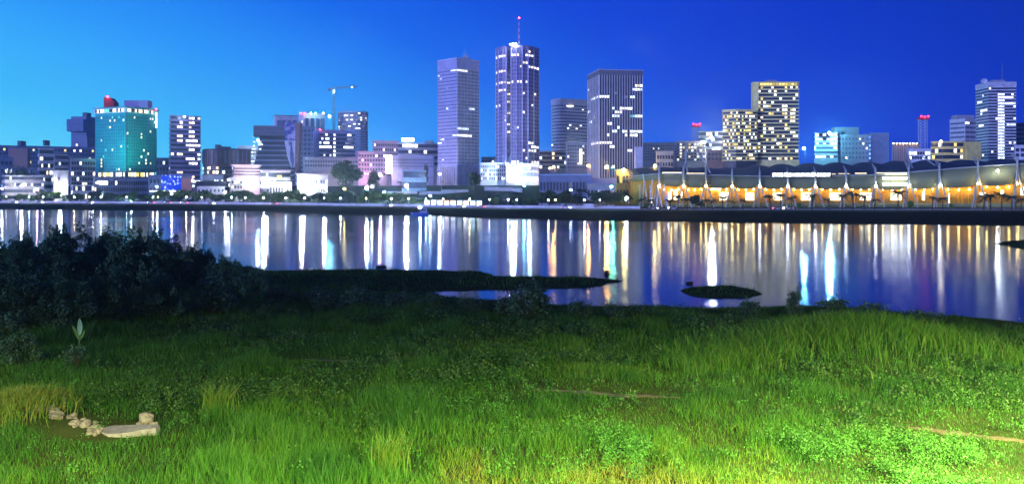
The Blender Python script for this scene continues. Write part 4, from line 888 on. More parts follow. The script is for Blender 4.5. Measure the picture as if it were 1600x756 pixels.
floodlight(1112, 215, 715, 'white', 1300, 'star-bright white floodlight left of the wide yellow tower', Z(236, 715), .8)
floodlight(1296, 208, 690, 'cyan', 1500, 'bright cyan floodlight on the glowing banded block', Z(212, 690), .85)
floodlight(403, 219, 765, 'cool', 420, 'cool floodlight on the roof left of the stepped dark building', Z(230, 765))
floodlight(515, 182, 780, 'cyan', 700, 'cyan floodlight on a stand between finned white tower and crane', gz(515, 780), .75)
floodlight(93, 290, 600, 'white', 160, 'floodlight washing the blank pale cube wall', gz(93, 600))
floodlight(819, 290, 560, 'cyan', 240, 'cyan floodlight on the bank right of the shopfronts', gz(819, 560))
# teal floodlighting of the hotel
for k, (px, en) in enumerate([(158, 1.0), (172, 1.25), (186, 1.1), (204, .8), (220, .45), (236, .3)]):
    l = bpy.data.lights.new('hotel_spot', 'SPOT'); l.energy = 30000 * en; l.color = (.05, .95, .72); l.spot_size = R(75); l.spot_blend = .8; l.shadow_soft_size = .6
    o = bpy.data.objects.new('hotel_spot', l); COL.objects.link(o); Y = HOTEL.Y - 30
    o.location = (X(px, Y), Y, Z(277, Y)); tgt = Vector((X(px, HOTEL.Y), HOTEL.Y + 3, Z(215, HOTEL.Y)))
    o.rotation_euler = (o.location - tgt).to_track_quat('Z', 'Y').to_euler()

# ------------------------------------------------------------------ trees of the far shore
M['leaf_city'] = foliage('city_tree_leaves', [(.02, .05, .02), (.05, .11, .03)], scale=.4)
M['leaf_light'] = foliage('light_tree_leaves', [(.05, .14, .03), (.13, .27, .04)], scale=.5)
M['leaf_palm'] = foliage('palm_leaves', [(.015, .04, .010), (.04, .09, .02)], scale=.6)
M['leaf_bush'] = foliage('bush_leaves', [(.02, .055, .026), (.06, .14, .045)], scale=.9)
M['leaf_weed'] = foliage('weed_leaves', [(.022, .10, .010), (.05, .18, .018)], scale=1.2, attr='tint')
M['grass'] = foliage('grass_blades', [(.012, .070, .004), (.026, .12, .005), (.065, .16, .006), (.15, .16, .025)], trans=.35, attr='tint')
M['canna'] = foliage('canna_leaf', [(.16, .34, .16), (.22, .42, .22)], trans=.2)

def leaf_cloud(n, lobes, ls, rng, flat=.6, aspect=.55, tint=False):
    """n leaf quads spread near the surface of overlapping lobes (cx, cy, cz, rx, ry, rz)"""
    lobes = np.array(lobes); w = lobes[:, 3] * lobes[:, 4]; k = rng.choice(len(lobes), n, p=w / w.sum())
    d = rng.normal(size=(n, 3)); d /= np.linalg.norm(d, axis=1)[:, None]
    rr = rng.uniform(.45, 1.05, n) ** .6
    c = lobes[k, :3] + d * lobes[k, 3:6] * rr[:, None]
    nrm = d * (1 - flat) + rng.normal(size=(n, 3)) * flat; nrm /= np.linalg.norm(nrm, axis=1)[:, None]
    a = np.cross(nrm, rng.normal(size=(n, 3))); a /= np.linalg.norm(a, axis=1)[:, None]; b = np.cross(nrm, a)
    s = ls * rng.uniform(.6, 1.4, n)[:, None]
    v = np.stack([c - a * s, c + b * s * aspect, c + a * s, c - b * s * aspect], 1).reshape(-1, 3)
    q = np.arange(4 * n).reshape(-1, 4)
    return v, q, np.repeat(rng.uniform(0, 1, n), 4)
def trunk_mesh(h, r, rng, limbs=4, spread=1.5):
    b = MB(); top = Vector((rng.normal() * .2, rng.normal() * .2, h * .62))
    b.tube((0, 0, -.4), top * .5, r, r * .8, 8); b.tube(top * .5, top, r * .8, r * .6, 8)
    for i in range(limbs):
        t = 2 * math.pi * i / limbs + rng.normal() * .3
        b.tube(top * (.65 + .3 * rng.random()), (math.cos(t) * spread, math.sin(t) * spread, h * (.8 + .25 * rng.random())), r * .4, r * .12, 6)
    return b.mesh('trunk', M['bark'])
def tree_variant(h, w, n, ls, seed, leaf):
    rng = np.random.default_rng(seed); lobes = []
    for i in range(9):
        t = rng.uniform(0, 2 * math.pi); q = rng.uniform(0, .36) * w
        lobes.append((math.cos(t) * q, math.sin(t) * q, h * rng.uniform(.28, .86), w * rng.uniform(.16, .28), w * rng.uniform(.16, .28), h * rng.uniform(.12, .20)))
    v, q, _ = leaf_cloud(n, lobes, ls, rng)
    return trunk_mesh(h, .035 * h, rng, 5, w * .28), np_mesh('crown', v, q, [M[leaf]])
TV = [tree_variant(6.5, 7, 1000, .46, 1, 'leaf_city'), tree_variant(5.5, 6.5, 950, .44, 2, 'leaf_city'), tree_variant(6.0, 5.0, 850, .44, 3, 'leaf_light'), tree_variant(5, 6, 850, .42, 4, 'leaf_light')]
def tree(px, Y, k, h, label, group='trees along the far shore road', wscale=1.0, rz=None):
    tm, cm = TV[k]; hh = [6.5, 5.5, 6, 5][k]; s = h / hh
    t = empty('tree', (X(px, Y), Y, gz(px, Y)), label, 'tree', group, random.random() * 6.28)
    t.scale = (s * wscale, s * wscale, s)
    link('trunk', tm, parent=t); link('crown', cm, parent=t)
    return t
rows = []
rt = random.Random(5)
px = -6
while px < 655:
    rows.append((px, yr(px) + RW + rt.uniform(7, 24), rt.choice([0, 1, 2, 2, 3, 3]), rt.uniform(4.6, 8.5), rt.uniform(1.0, 1.45))); px += rt.uniform(9, 17)
for px, k, h in ((772, 3, 4.5), (806, 2, 4), (822, 3, 4.5), (846, 0, 8), (858, 0, 9), (874, 1, 7), (884, 0, 9), (962, 0, 8), (972, 1, 8), (945, 0, 9), (934, 1, 8)):
    rows.append((px, yr(px) + RW + rt.uniform(10, 26), k, h, 1.1))
rows.sort()
for i, (px, Y, k, h, w) in enumerate(rows):
    tone = 'dark' if k < 2 else 'light green'
    tree(px, Y, k, h, '%s roadside tree, %s from the left in the shore tree line' % (tone, ordinal(i + 1)), wscale=w)
def big_tree(px, Y, ytop, ybase, wpx, seed, label, n=6500):
    rng = np.random.default_rng(seed); h = Z(ytop, Y) - gz(px, Y); w = wpx * Y / F
    lobes = []
    for i in range(14):
        t = rng.uniform(0, 2 * math.pi); q = rng.uniform(.1, .42) * w
        lobes.append((math.cos(t) * q, math.sin(t) * q, h * rng.uniform(.36, .8), w * rng.uniform(.14, .24), w * rng.uniform(.14, .22), h * rng.uniform(.12, .2)))
    lobes.append((0, 0, h * .82, w * .22, w * .22, h * .17))
    v, q, _ = leaf_cloud(n, lobes, .6, rng)
    t = empty('tree', (X(px, Y), Y, gz(px, Y)), label, 'tree')
    link('trunk', trunk_mesh(h, .04 * h, rng, 7, w * .3), parent=t); link('crown', np_mesh('crown', v, q, [M['leaf_city']]), parent=t)
big_tree(540, 575, 250, 300, 62, 21, 'big round dark tree standing alone over the shore lamps')
big_tree(584, 585, 265, 290, 24, 22, 'smaller dark tree right beside the big round one', 1200)
big_tree(24, 632, 257, 285, 70, 23, 'wide dark tree in front of the long slab at the left edge', 2200)
big_tree(740, 560, 268, 290, 26, 24, 'dark tree between the grid-faced tower foot and the tallest tower', 1200)
big_tree(665, 590, 257, 280, 9, 25, 'slim round-headed tree before the lavender small-windowed block', 500)
# palms
def palm_mesh(h, seed, nf=13, L=2.6):
    rng = np.random.default_rng(seed); b = MB(); lean = rng.normal() * .3
    pts = [Vector((lean * (k / 4) ** 2, 0, h * .72 * k / 4 - .3 * (k == 0))) for k in range(5)]
    for k in range(4): b.tube(pts[k], pts[k + 1], .22 - .03 * k, .19 - .03 * k, 7)
    tm = b.mesh('trunk', M['bark']); c = MB(); T = pts[-1]
    for i in range(nf):
        t = 2 * math.pi * i / nf + rng.normal() * .2; up = rng.uniform(.1, 1.1); l = L * rng.uniform(.8, 1.15)
        d = Vector((math.cos(t), math.sin(t), 0)); side = Vector((-d.y, d.x, 0)); prev = None
        for k in range(8):
            s = k / 7; p = T + d * (l * s) + Vector((0, 0, up * l * s - l * .95 * s * s))
            if prev is not None:
                wd = .36 * math.sin(math.pi * min(1, s * .9 + .12)) + .05
                for sg_ in (-1, 1):
                    c.add([prev, p, p + side * sg_ * wd - Vector((0, 0, wd * .55)) + d * .12, prev.lerp(p, .35) + side * sg_ * wd * .9 - Vector((0, 0, wd * .5))], [[0, 1, 2, 3]])
            prev = p
    return tm, c.mesh('crown', M['leaf_palm'])
PV = [palm_mesh(5.5, 1), palm_mesh(5.0, 2, 11), palm_mesh(4.6, 3, 12, 2.3), palm_mesh(5.8, 4, 14, 2.7)]
PALMS = [1003, 1017, 1047, 1059, 1074, 1101, 1113, 1129, 1143, 1161, 1205, 1220, 1237, 1269, 1296, 1316, 1333, 1350, 1366, 1403, 1457, 1473, 1537, 1548, 1565, 1581, 1595]
rp_ = random.Random(3)
for i, p in enumerate(PALMS):
    Y = yr(p) - 6 + rp_.uniform(-4, 3); tm, cm = PV[i % 4]; s = rp_.uniform(1.25, 1.8) * (.75 if p < 1170 else 1)
    t = empty('palm_tree', (X(p, Y), Y, 2.55), 'dark palm, %s from the left in the row before the lit stadium' % ordinal(i + 1), 'palm tree', 'palms in front of the stadium', rp_.uniform(0, 6))
    t.scale = (s, s, s); link('trunk', tm, parent=t); link('crown', cm, parent=t)
for i, (p, s, Y, lab) in enumerate([(908, 2.0, 450, 'tall dark palm on the bank left of the yellow hedge'), (902, 1.7, 455, 'second tall palm, just left of the one by the yellow hedge'), (626, 1.3, 600, 'palm against the turquoise building under the lavender block'), (640, 1.0, 605, 'short palm right of the one against the turquoise building')]):
    tm, cm = PV[i % 4]; t = empty('palm_tree', (X(p, Y), Y, gz(p, Y)), lab, 'palm tree', None, i); t.scale = (s, s, s); link('trunk', tm, parent=t); link('crown', cm, parent=t)
for i, (p, h, lab) in enumerate([(1012, 3.4, 'small round tree near the slanting posts of the stadium left end'), (1087, 7.0, 'round-headed tree rising from a dark planter before the stadium'), (1249, 3.6, 'small round tree between palms under the stadium lettering'), (1423, 4.6, 'round light tree between palms below the lit gallery boxes'), (1486, 3.2, 'low round tree right of the paired palms before the stadium')]):
    t = tree(p, yr(p) - 6, 2 if i != 1 else 0, h, lab, 'round trees before the stadium', .8); t.location.z = 2.6
b = MB(); Y = yr(1092) - 8.5; b.box((X(1092, Y), Y, 2.3), (6, 3, 2.0)); b.box((X(1092, Y), Y, 3.36), (6.3, 3.3, .12)); tag(b.build('planter', M['darkgrey'], loc=(X(1092, Y), Y, 1.3)), 'dark block planter on the bank before the stadium', 'planter')
b = MB(); Y = yr(527) - 9; b.box((X(527, Y), Y, 1.7), (6, 4, 2.2)); b.box((X(527, Y), Y - 2.02, 1.3), (3, .2, 1.2), 0, M['black']) if False else None; b.box((X(527, Y), Y, 2.86), (6.4, 4.4, .14)); tag(b.build('culvert', M['darkgrey'], loc=(X(527, Y), Y, .6)), 'dark concrete culvert block on the bank left of centre', 'culvert')
# hedge mounds and boundary walls
def hedge(px0, px1, Y, h, label, leaf='leaf_city', seed=1, z=None):
    rng = np.random.default_rng(seed); w = X(px1, Y) - X(px0, Y); n = int(w * 60)
    lob = [((k + .5) / 8 * w - w / 2, 0, h * .45, w / 9, 1.4, h * rng.uniform(.45, .6)) for k in range(8)]
    v, q, _ = leaf_cloud(n, lob, .35, rng); o = link('hedge', np_mesh('hedge', v, q, [M[leaf]]), (X((px0 + px1) / 2, Y), Y, gz(px0, Y) if z is None else z)); tag(o, label, 'hedge')
M['leaf_yellow'] = foliage('yellow_hedge_leaves', [(.16, .13, .01), (.26, .20, .02)])
hedge(929, 979, 424, 3.4, 'clipped yellowish hedge on the bank left of the stadium', 'leaf_yellow', 3)
hedge(690, 740, 535, 3, 'dark hedge on the slope below the grid-faced tower', seed=4)
hedge(760, 812, 520, 3, 'dark hedge on the slope below the tallest tower', seed=5)
hedge(640, 690, 525, 3, 'dark hedge on the slope above the kiosks', seed=6)
def rwall(pts, h, label, mat='grey'):
    b = MB()
    for (p0, Y0), (p1, Y1) in zip(pts[:-1], pts[1:]):
        a = (X(p0, Y0), Y0); c = (X(p1, Y1), Y1); L = math.hypot(c[0] - a[0], c[1] - a[1]); z = (gz(p0, Y0) + gz(p1, Y1)) / 2
        b.box(((a[0] + c[0]) / 2, (a[1] + c[1]) / 2, z + h / 2 - 1), (L - .02, .5, h + 2), math.atan2(c[1] - a[1], c[0] - a[0]))
    b2 = b.build('retaining_wall', M[mat], loc=(X(*pts[0]), pts[0][1], gz(*pts[0]))); tag(b2, label, 'wall')
rwall([(655, 560), (690, 556), (732, 556)], 2.0, 'long pale retaining wall below the grid-faced tower')
rwall([(757, 556), (780, 552), (800, 548), (816, 540)], 2.4, 'curved pale retaining wall below the low gridded block')
rwall([(600, 575), (652, 566)], 1.8, 'blue-lit retaining wall right of the big round tree')
rwall([(912, 428), (960, 424)], 2.0, 'white boundary wall behind the yellow hedge', 'white')
rwall([(842, 470), (912, 455)], 1.6, 'grey boundary wall behind the dark shore trees left of the tall palms')
# kiosk row
rk = random.Random(9)
kc = ['w_white', 'w_cool', 'w_warm', 'w_white']
for i in range(9):
    px0 = 663 + i * 10.2; Y = yr(px0) + RW + 12; w = X(px0 + 8.4, Y) - X(px0, Y); xc = X(px0 + 4.2, Y)
    t = empty('kiosk', (xc, Y, 2.75), 'bright promenade kiosk, %s from the left in the lit row' % ordinal(i + 1), 'kiosk', 'kiosks in the lit promenade row')
    b = MB(); b.box((xc, Y + 1.6, 4.3), (w, 2.6, 3.1)); b.build('wall', M['white'], t)
    b = MB(); b.box((xc, Y + 1.2, 5.98), (w + .3, 4.0, .24)); b.build('roof', M['white'] if i % 3 else M['redpaint_redlit'], t)
    b = MB(); b.box((xc, Y + .22, 4.4), (w * .8, .12, 2.0)); b.build('counter_window', glow('kiosk_light_%d' % i, [(1, .95, .85), (.8, .95, 1), (1, .9, .6)][i % 3], 6), t)
    b = MB(); b.box((xc, Y + .1, 5.62), (w * .9, .12, .4)); b.build('fascia', lampmat(rk.choice(['cyan', 'orange', 'white', 'green']), 3), t)
    for sx in (-1, 1):
        b = MB(); b.tube((xc + sx * w * .46, Y - .6, 2.7), (xc + sx * w * .46, Y - .6, 5.86), .07, .07, 6); b.build('post', M['pole'], t)
# cars on the shore road
cb = MB()
prof = [(-2.1, .35), (2.1, .35), (2.15, .75), (1.3, .92), (-1.95, .95), (-2.15, .7)]
cb.add([(x, -.85, z) for x, z in prof] + [(x, .85, z) for x, z in prof], [[0, 1, 2, 3, 4, 5], [11, 10, 9, 8, 7, 6]] + [[i, i + 6, (i + 1) % 6 + 6, (i + 1) % 6] for i in range(6)])
car_body = cb.mesh('body', M['carpaint'])
cb = MB(); prof = [(-1.7, .95), (1.1, .93), (.45, 1.42), (-1.1, 1.45)]
cb.add([(x, -.72 + .1 * (z > 1.2), z) for x, z in prof] + [(x, .72 - .1 * (z > 1.2), z) for x, z in prof], [[0, 1, 2, 3], [7, 6, 5, 4]] + [[i, i + 4, (i + 1) % 4 + 4, (i + 1) % 4] for i in range(4)])
car_cabin = cb.mesh('cabin', M['glass'])
cb = MB(); cb.tube((0, -.1, 0), (0, .1, 0), .33, .33, 12); wheel = cb.mesh('wheel', M['black'])
cb = MB(); cb.ball((0, 0, 0), .16, None, 8, 5); head = cb.mesh('headlight', lampmat('white', 120)); cb = MB(); cb.ball((0, 0, 0), .12, None, 8, 5); tail = cb.mesh('taillight', lampmat('red', 30))
CARS = [(22, 1), (62, 1), (140, 1), (236, -1), (262, -1), (288, -1), (330, 1), (428, -1), (606, 1), (720, 1), (752, -1), (884, 1), (1020, 1), (1052, -1), (1215, 1), (1232, -1)]
for i, (p, dr) in enumerate(CARS):
    Y = yr(p) + (3 if dr > 0 else 6.5)
    dxdy = math.atan2(yr(p + 5) - yr(p - 5), X(p + 5, yr(p + 5)) - X(p - 5, yr(p - 5)))
    t = empty('car', (X(p, Y), Y, 2.57), 'small grey car with headlights on, %s from the left on the shore road' % ordinal(i + 1), 'car', 'cars on the far shore road', dxdy + (0 if dr > 0 else math.pi))
    link('body', car_body, parent=t); link('cabin', car_cabin, parent=t)
    for sx in (-1.3, 1.35):
        for sy_ in (-.78, .78): link('wheel', wheel, (sx, sy_, .33), t)
    for sy_ in (-.6, .6): link('headlight', head, (2.12, sy_, .68), t); link('taillight', tail, (-2.12, sy_, .74), t)
# white wall added to catch light as the road's bright line, and its lamps
b = MB()
for p in range(-300, 1000, 20):
    Y, Y2 = yr(p) + RW + 3.2, yr(p + 20) + RW + 3.2
    a_, c_ = (X(p, Y), Y), (X(p + 20, Y2), Y2)
    b.prism([a_, (c_[0] - .02, c_[1]), (c_[0] - .02, c_[1] + .3), (a_[0], a_[1] + .3)], 2.5, 3.7); b.prism([(a_[0], a_[1] - .08), (c_[0] - .02, c_[1] - .08), (c_[0] - .02, c_[1] + .38), (a_[0], a_[1] + .38)], 3.702, 3.82)
tag(b.build('light_line_wall', M['white'], loc=(X(0, 590), 590, 2.5)), 'low white wall added to catch a bright line of light along the far shore road', 'wall')
pl_ = sorted(p + random.Random(p).uniform(-13, 13) for p in range(-20, 990, 31))
for i, p in enumerate(pl_):
    Y = yr(p) - 6.5 + (i % 3) * .2; x = X(p, Y); c = ['white', 'white', 'cool', 'white', 'warm'][i % 5]
    t = empty('promenade_lamp', (x, Y, 2.7), 'short promenade lamp on the shore pavement, %s from the left' % ordinal(i + 1), 'street lamp', 'short lamps along the promenade')
    b = MB(); b.tube((x, Y, 2.6), (x, Y, 6.6), .09, .06, 6); b.build('pole', M['pole'], t)
    b = MB(); b.ball((x, Y, 6.9), .26, None, 8, 6); b.build('lamp_head', lampmat(c, [160, 60, 220, 40][(i * 7) % 4]), t, True)
    b = MB(); b.tube((x, Y, 7.14), (x, Y, 7.26), .34, .1, 8); b.build('cap', M['pole'], t)
# boat moored at the bank
Yb = ys(656) - 5; bx = X(656, Yb)
bt = empty('boat', (bx, Yb, 0), 'small blue cabin boat with a bright white lamp moored at the far bank', 'boat')
b = MB(); out_ = [(-4.5, 0), (-3.2, -1.2), (2.5, -1.4), (4, -1.1), (4, 1.1), (2.5, 1.4), (-3.2, 1.2)]; b.prism([(bx + x * .82, Yb + y * .75) for x, y in out_], -.3, 1.1, None, [(bx + x, Yb + y) for x, y in out_]); b.build('hull', M['boatblue'], bt)
b = MB(); b.box((bx + 1.6, Yb, 2.0), (3.2, 1.9, 1.78)); b.box((bx + 1.6, Yb, 2.97), (3.7, 2.3, .14)); b.build('cabin', M['hull'], bt)
b = MB(); b.box((bx + 1.6, Yb - .98, 2.25), (2.4, .08, .7)); b.build('window', M['glassblue'], bt)
b = MB(); b.tube((bx - 1.0, Yb, 1.1), (bx - 1.0, Yb, 4.4), .06, .04, 6); b.tube((bx - 1.0, Yb, 4.3), (bx - 4.2, Yb, 1.2), .03, .03, 4); b.build('mast', M['pole'], bt)
b = MB(); b.ball((bx + .2, Yb - .6, 3.5), .42); b.build('lamp', lampmat('cool', 420), bt)

# ------------------------------------------------------------------ near land: field, spit, island
def W2(px, py, z=0.0):
    Y = (H - z) * F / (py - HY); return (X(px, Y), Y)
shore = [(-700, 385), (-200, 387), (0, 388), (200, 397), (330, 411), (385, 417), (430, 424), (500, 422), (560, 421), (660, 423), (755, 424.5), (775, 432.5), (850, 433), (930, 434.5), (972, 438.5), (975, 440), (940, 447), (890, 450), (800, 453), (700, 454), (672, 457), (720, 466), (780, 470), (850, 475), (900, 478), (1000, 480), (1100, 482), (1150, 481), (1230, 478), (1330, 483), (1430, 493), (1520, 497), (1600, 505), (1750, 520), (2100, 565)]
isl = [(1062, 454), (1075, 449.5), (1110, 446), (1150, 447), (1180, 453), (1193, 460), (1170, 466), (1110, 466), (1075, 461)]
tip = [(1553, 381.5), (1575, 376.5), (1600, 374.5), (1700, 371), (1790, 372), (1760, 386), (1650, 394), (1592, 388.5)]
def roughen(pts, amp, seed):
    rng = np.random.default_rng(seed); out = []
    for a, c in zip(pts[:-1], pts[1:]):
        L = math.hypot(c[0] - a[0], c[1] - a[1]); n = max(1, min(12, int(L / 1.6)))
        for k in range(n): out.append((a[0] + (c[0] - a[0]) * k / n + rng.normal() * amp * (k > 0), a[1] + (c[1] - a[1]) * k / n + rng.normal() * amp * 1.2 * (k > 0)))
    return out + [pts[-1]]
POL = [np.array(roughen([W2(*p) for p in shore], .45, 3) + [(230, 20), (230, -60), (-260, -60), (-260, 180)]), np.array(roughen([W2(*p) for p in isl + isl[:1]], .3, 5)[:-1]), np.array(roughen([W2(*p) for p in tip + tip[:1]], .4, 6)[:-1])]
def sd_poly(P, x, y):
    n = len(P); best = np.full(x.shape, 1e9); ins = np.zeros(x.shape, bool)
    for i in range(n):
        a, c = P[i], P[(i + 1) % n]; ex, ey = c[0] - a[0], c[1] - a[1]
        wx, wy = x - a[0], y - a[1]; t = np.clip((wx * ex + wy * ey) / (ex * ex + ey * ey), 0, 1)
        best = np.minimum(best, (wx - ex * t) ** 2 + (wy - ey * t) ** 2)
        cr_ = ((a[1] > y) != (c[1] > y)); xi = a[0] + (y - a[1]) * ex / (ey if abs(ey) > 1e-9 else 1e-9)
        ins ^= cr_ & (x < xi)
    return np.where(ins, 1, -1) * np.sqrt(best)
def vnoise(x, y, s, seed=0):
    """smooth value noise"""
    x = x / s + 37.1 * seed; y = y / s + 11.7 * seed
    xi, yi = np.floor(x).astype(int), np.floor(y).astype(int); fx, fy = x - xi, y - yi
    h = lambda a, b: ((np.sin(a * 127.1 + b * 311.7 + seed * 74.7) * 43758.5453) % 1.0)
    u, v = fx * fx * (3 - 2 * fx), fy * fy * (3 - 2 * fy)
    return (h(xi, yi) * (1 - u) + h(xi + 1, yi) * u) * (1 - v) + (h(xi, yi + 1) * (1 - u) + h(xi + 1, yi + 1) * u) * v
def land_sd(x, y): return np.maximum.reduce([sd_poly(P, x, y) for P in POL])
MX, MY = W2(95, 650, 1.8); M2X, M2Y = W2(1330, 540, 1.8); M3X, M3Y = W2(30, 655, 1.8)
def height(x, y, d=None):
    d = land_sd(x, y) if d is None else d
    n = vnoise(x, y, 9, 1) - .5 + .4 * (vnoise(x, y, 3.2, 2) - .5)
    hp = .22 * (1 - np.exp(-np.maximum(d, 0) / .6)) + 1.35 * (1 - np.exp(-np.maximum(d - 2, 0) / 26)) * np.clip((d - 2) / 12, 0, 1) + n * .55 * np.clip(d / 12, 0, 1)
    hp = hp + .8 * np.exp(-((x - M3X) ** 2 + (y - M3Y) ** 2) / 14) + 1.5 * np.exp(-((x - M2X) ** 2 / 50 + (y - M2Y) ** 2 / 30))
    return np.where(d > 0, hp, np.maximum(-.8, d * .25))
gx = np.arange(-230, 226, 1.0); gy = np.concatenate([np.arange(-50, 28, 3.0), np.arange(28, 150, .8), np.arange(150, 230, 3.0)])
XX, YY = np.meshgrid(gx, gy); HH = height(XX, YY)
v = np.stack([XX, YY, HH], -1).reshape(-1, 3); nx, ny = len(gx), len(gy)
ii = np.arange(nx * ny).reshape(ny, nx); q = np.stack([ii[:-1, :-1], ii[:-1, 1:], ii[1:, 1:], ii[1:, :-1]], -1).reshape(-1, 4)
tag(link('field', np_mesh('field', v, q, [M['soil']], smooth=True)), kind='structure')
# trodden path
PATH = [W2(*p, 1.6) for p in ((470, 553), (560, 556), (640, 586), (740, 594), (840, 600), (940, 606), (1045, 613), (1200, 630), (1340, 645), (1440, 653), (1520, 661), (1640, 676), (1800, 700))]
pp = np.array(PATH); seg = np.linspace(0, len(pp) - 1, 240); cx = np.interp(seg, range(len(pp)), pp[:, 0]); cy = np.interp(seg, range(len(pp)), pp[:, 1])
ppx = 800 + cx * F / cy
vis = np.clip((ppx - 830) / 60, 0, 1) * np.clip((1060 - ppx) / 60, 0, 1) + np.clip((ppx - 1415) / 50, 0, 1) + .8 * np.clip((ppx - 465) / 25, 0, 1) * np.clip((565 - ppx) / 25, 0, 1)
tx, ty = np.gradient(cx), np.gradient(cy); L = np.hypot(tx, ty); tx /= L; ty /= L
cols_ = []
for o_ in (-.45, -.15, .15, .45):
    o2 = o_ * (.15 + .85 * np.minimum(vis, 1)) * (1 + .4 * np.sin(seg * 9 + o_ * 5) + .25 * np.sin(seg * 31 + o_ * 3)); x, y = cx - ty * o2, cy + tx * o2
    cols_.append(np.stack([x, y, height(x, y) + .03 - .05 * (abs(o_) > .3)], -1))
v = np.concatenate(cols_); n = len(cx); q = [[r * n + i, r * n + i + 1, (r + 1) * n + i + 1, (r + 1) * n + i] for r in range(3) for i in range(n - 1) if vis[i] > .02]
tag(link('path', np_mesh('path', v, q, [M['dirt']], smooth=True)), kind='structure')
def path_d(x, y):
    best = np.full(x.shape, 1e9)
    for i in range(0, len(cx), 2):
        if vis[i] < .05: continue
        best = np.minimum(best, (x - cx[i]) ** 2 + (y - cy[i]) ** 2)
    return np.sqrt(best)

def GP(px, py):
    z = 1.5
    for _ in range(12):
        x, y = W2(px, py, z); z = .5 * z + .5 * float(height(np.array([x]), np.array([y]))[0])
    return x, y, z
# ---- grass blades
def scatter(n, y0, y1, rng, margin=1.06, power=1.0):
    """points in the strip of land the photograph covers, and a little beyond"""
    u = rng.random(n); y = (y0 ** power + u * (y1 ** power - y0 ** power)) ** (1 / power); x = rng.uniform(-1, 1, n) * (.58 * y * margin + 3)
    return x, y
def to_px(x, y, z=1.6): return 800 + x * F / y, HY + (H - z) * F / y
def blades(n, y0, y1, hmin, hmax, wd, rng, keep, hmul=None, lean=.35, power=1.0):
    x, y = scatter(n, y0, y1, rng, power=power); d = land_sd(x, y); k = (d > .15) & keep(x, y, d, rng); x, y, d = x[k], y[k], d[k]; n = len(x)
    z = height(x, y, d); h = rng.uniform(hmin, hmax, n) * (hmul(x, y, d) if hmul is not None else 1)
    a = rng.uniform(0, 2 * np.pi, n); b = rng.uniform(0, 2 * np.pi, n); ln = rng.uniform(.05, lean, n) * h; w = wd * rng.uniform(.6, 1.3, n)
    ca, sa = np.cos(a) * w / 2, np.sin(a) * w / 2; lx, ly = np.cos(b) * ln, np.sin(b) * ln
    P = lambda s, f, e: np.stack([x + lx * e + s * ca * f, y + ly * e + s * sa * f, z - .03 + h * (1 if e == 1 else (.55 if e > 0 else 0))], -1)
    V = np.stack([P(-1, 1, 0), P(1, 1, 0), P(1, .8, .35), P(-1, .8, .35), P(1, .12, 1), P(-1, .12, 1)], 1).reshape(-1, 3)
    o = np.arange(n)[:, None] * 6
    Q = np.concatenate([o + np.array([[0, 1, 2, 3]]), o + np.array([[3, 2, 4, 5]])])
    pxx, pyy = to_px(x, y)
    dry = np.clip(vnoise(x, y, 7, 5) * 1.1 - .25, 0, 1) * .5 + .75 * np.clip((pyy - 655) / 80, 0, 1) * np.clip(1.3 - abs(pxx - 950) / 500, 0, 1) * np.clip(vnoise(x, y, 3, 6) * 2 - .4, 0, 1.2)
    tint = np.clip(rng.normal(.24, .15, n) + dry * .75 - .3 * np.clip(vnoise(x, y, 1.7, 31) * 2.4 - 1.1, 0, 1), 0, 1)
    return V, Q, np.repeat(tint, 6)
def join(parts):
    vs, qs, ts = [], [], []; o = 0
    for V, Q, T in parts: vs.append(V); qs.append(Q + o); ts.append(T); o += len(V)
    return np.concatenate(vs), np.concatenate(qs), np.concatenate(ts)
def keep_field(x, y, d, rng):
    pd = path_d(x, y); a = vnoise(x, y, 4.5, 8)
    return (pd > .40 + .6 * (a - .5)) | (rng.random(len(x)) < .8 * np.clip((a - .42) * 5, .10, 1))
SLX, SLY, _z = GP(202, 676); HPX, HPY, _z = GP(112, 656)
def hm_field(x, y, d):
    pxx, pyy = to_px(x, y)
    t = .42 + .7 * vnoise(x, y, 6, 9) * (.5 + vnoise(x, y, 14, 4))
    t *= 1 - .45 * np.clip((pyy - 640) / 70, 0, 1) * np.clip((pxx - 500) / 400, 0, 1)
    t *= 1 + .55 * np.exp(-((pxx - 480) / 260) ** 2 - ((pyy - 590) / 40) ** 2)
    t *= .45 + .55 * np.clip(path_d(x, y) / 4, 0, 1)
    t *= .50 + .95 * np.clip(vnoise(x, y, 2.2, 21) * 2.6 - 1.3, 0, 1) + .25 * np.clip(vnoise(x, y, .8, 22) * 2 - 1, 0, 1)
    t *= 1 - .7 * np.exp(-(((x - HPX - .2) / 1.5) ** 2 + ((y - HPY + .4) / 1.7) ** 2) ** 2)
    t *= 1 - .75 * np.exp(-(((x - SLX + .6) / 2.4) ** 2 + ((y - SLY + .3) / 1.7) ** 2) ** 2)
    return t * np.clip(.3 + d / 16, .3, 1)
g1 = blades(230000, 27, 62, .35, .85, .019, RNG, keep_field, hm_field, lean=.8, power=1.4)
g2 = blades(180000, 60, 100, .45, 1.0, .038, RNG, keep_field, hm_field, lean=.7, power=1.6)
g3 = blades(70000, 95, 190, .3, .55, .10, RNG, lambda x, y, d, r: d > .1, lambda x, y, d: np.clip(.5 + d / 14, .5, 1.2) * (.55 + 1.5 * np.clip(vnoise(x, y, 1.6, 51) * 2 - 1, 0, 1)))
V, Q, T = join([g1, g2, g3])
tag(link('grass', np_mesh('grass', V, Q, [M['grass']], {'tint': T})), 'wild green grass covering the near field and the spits', 'grass', kind='stuff')
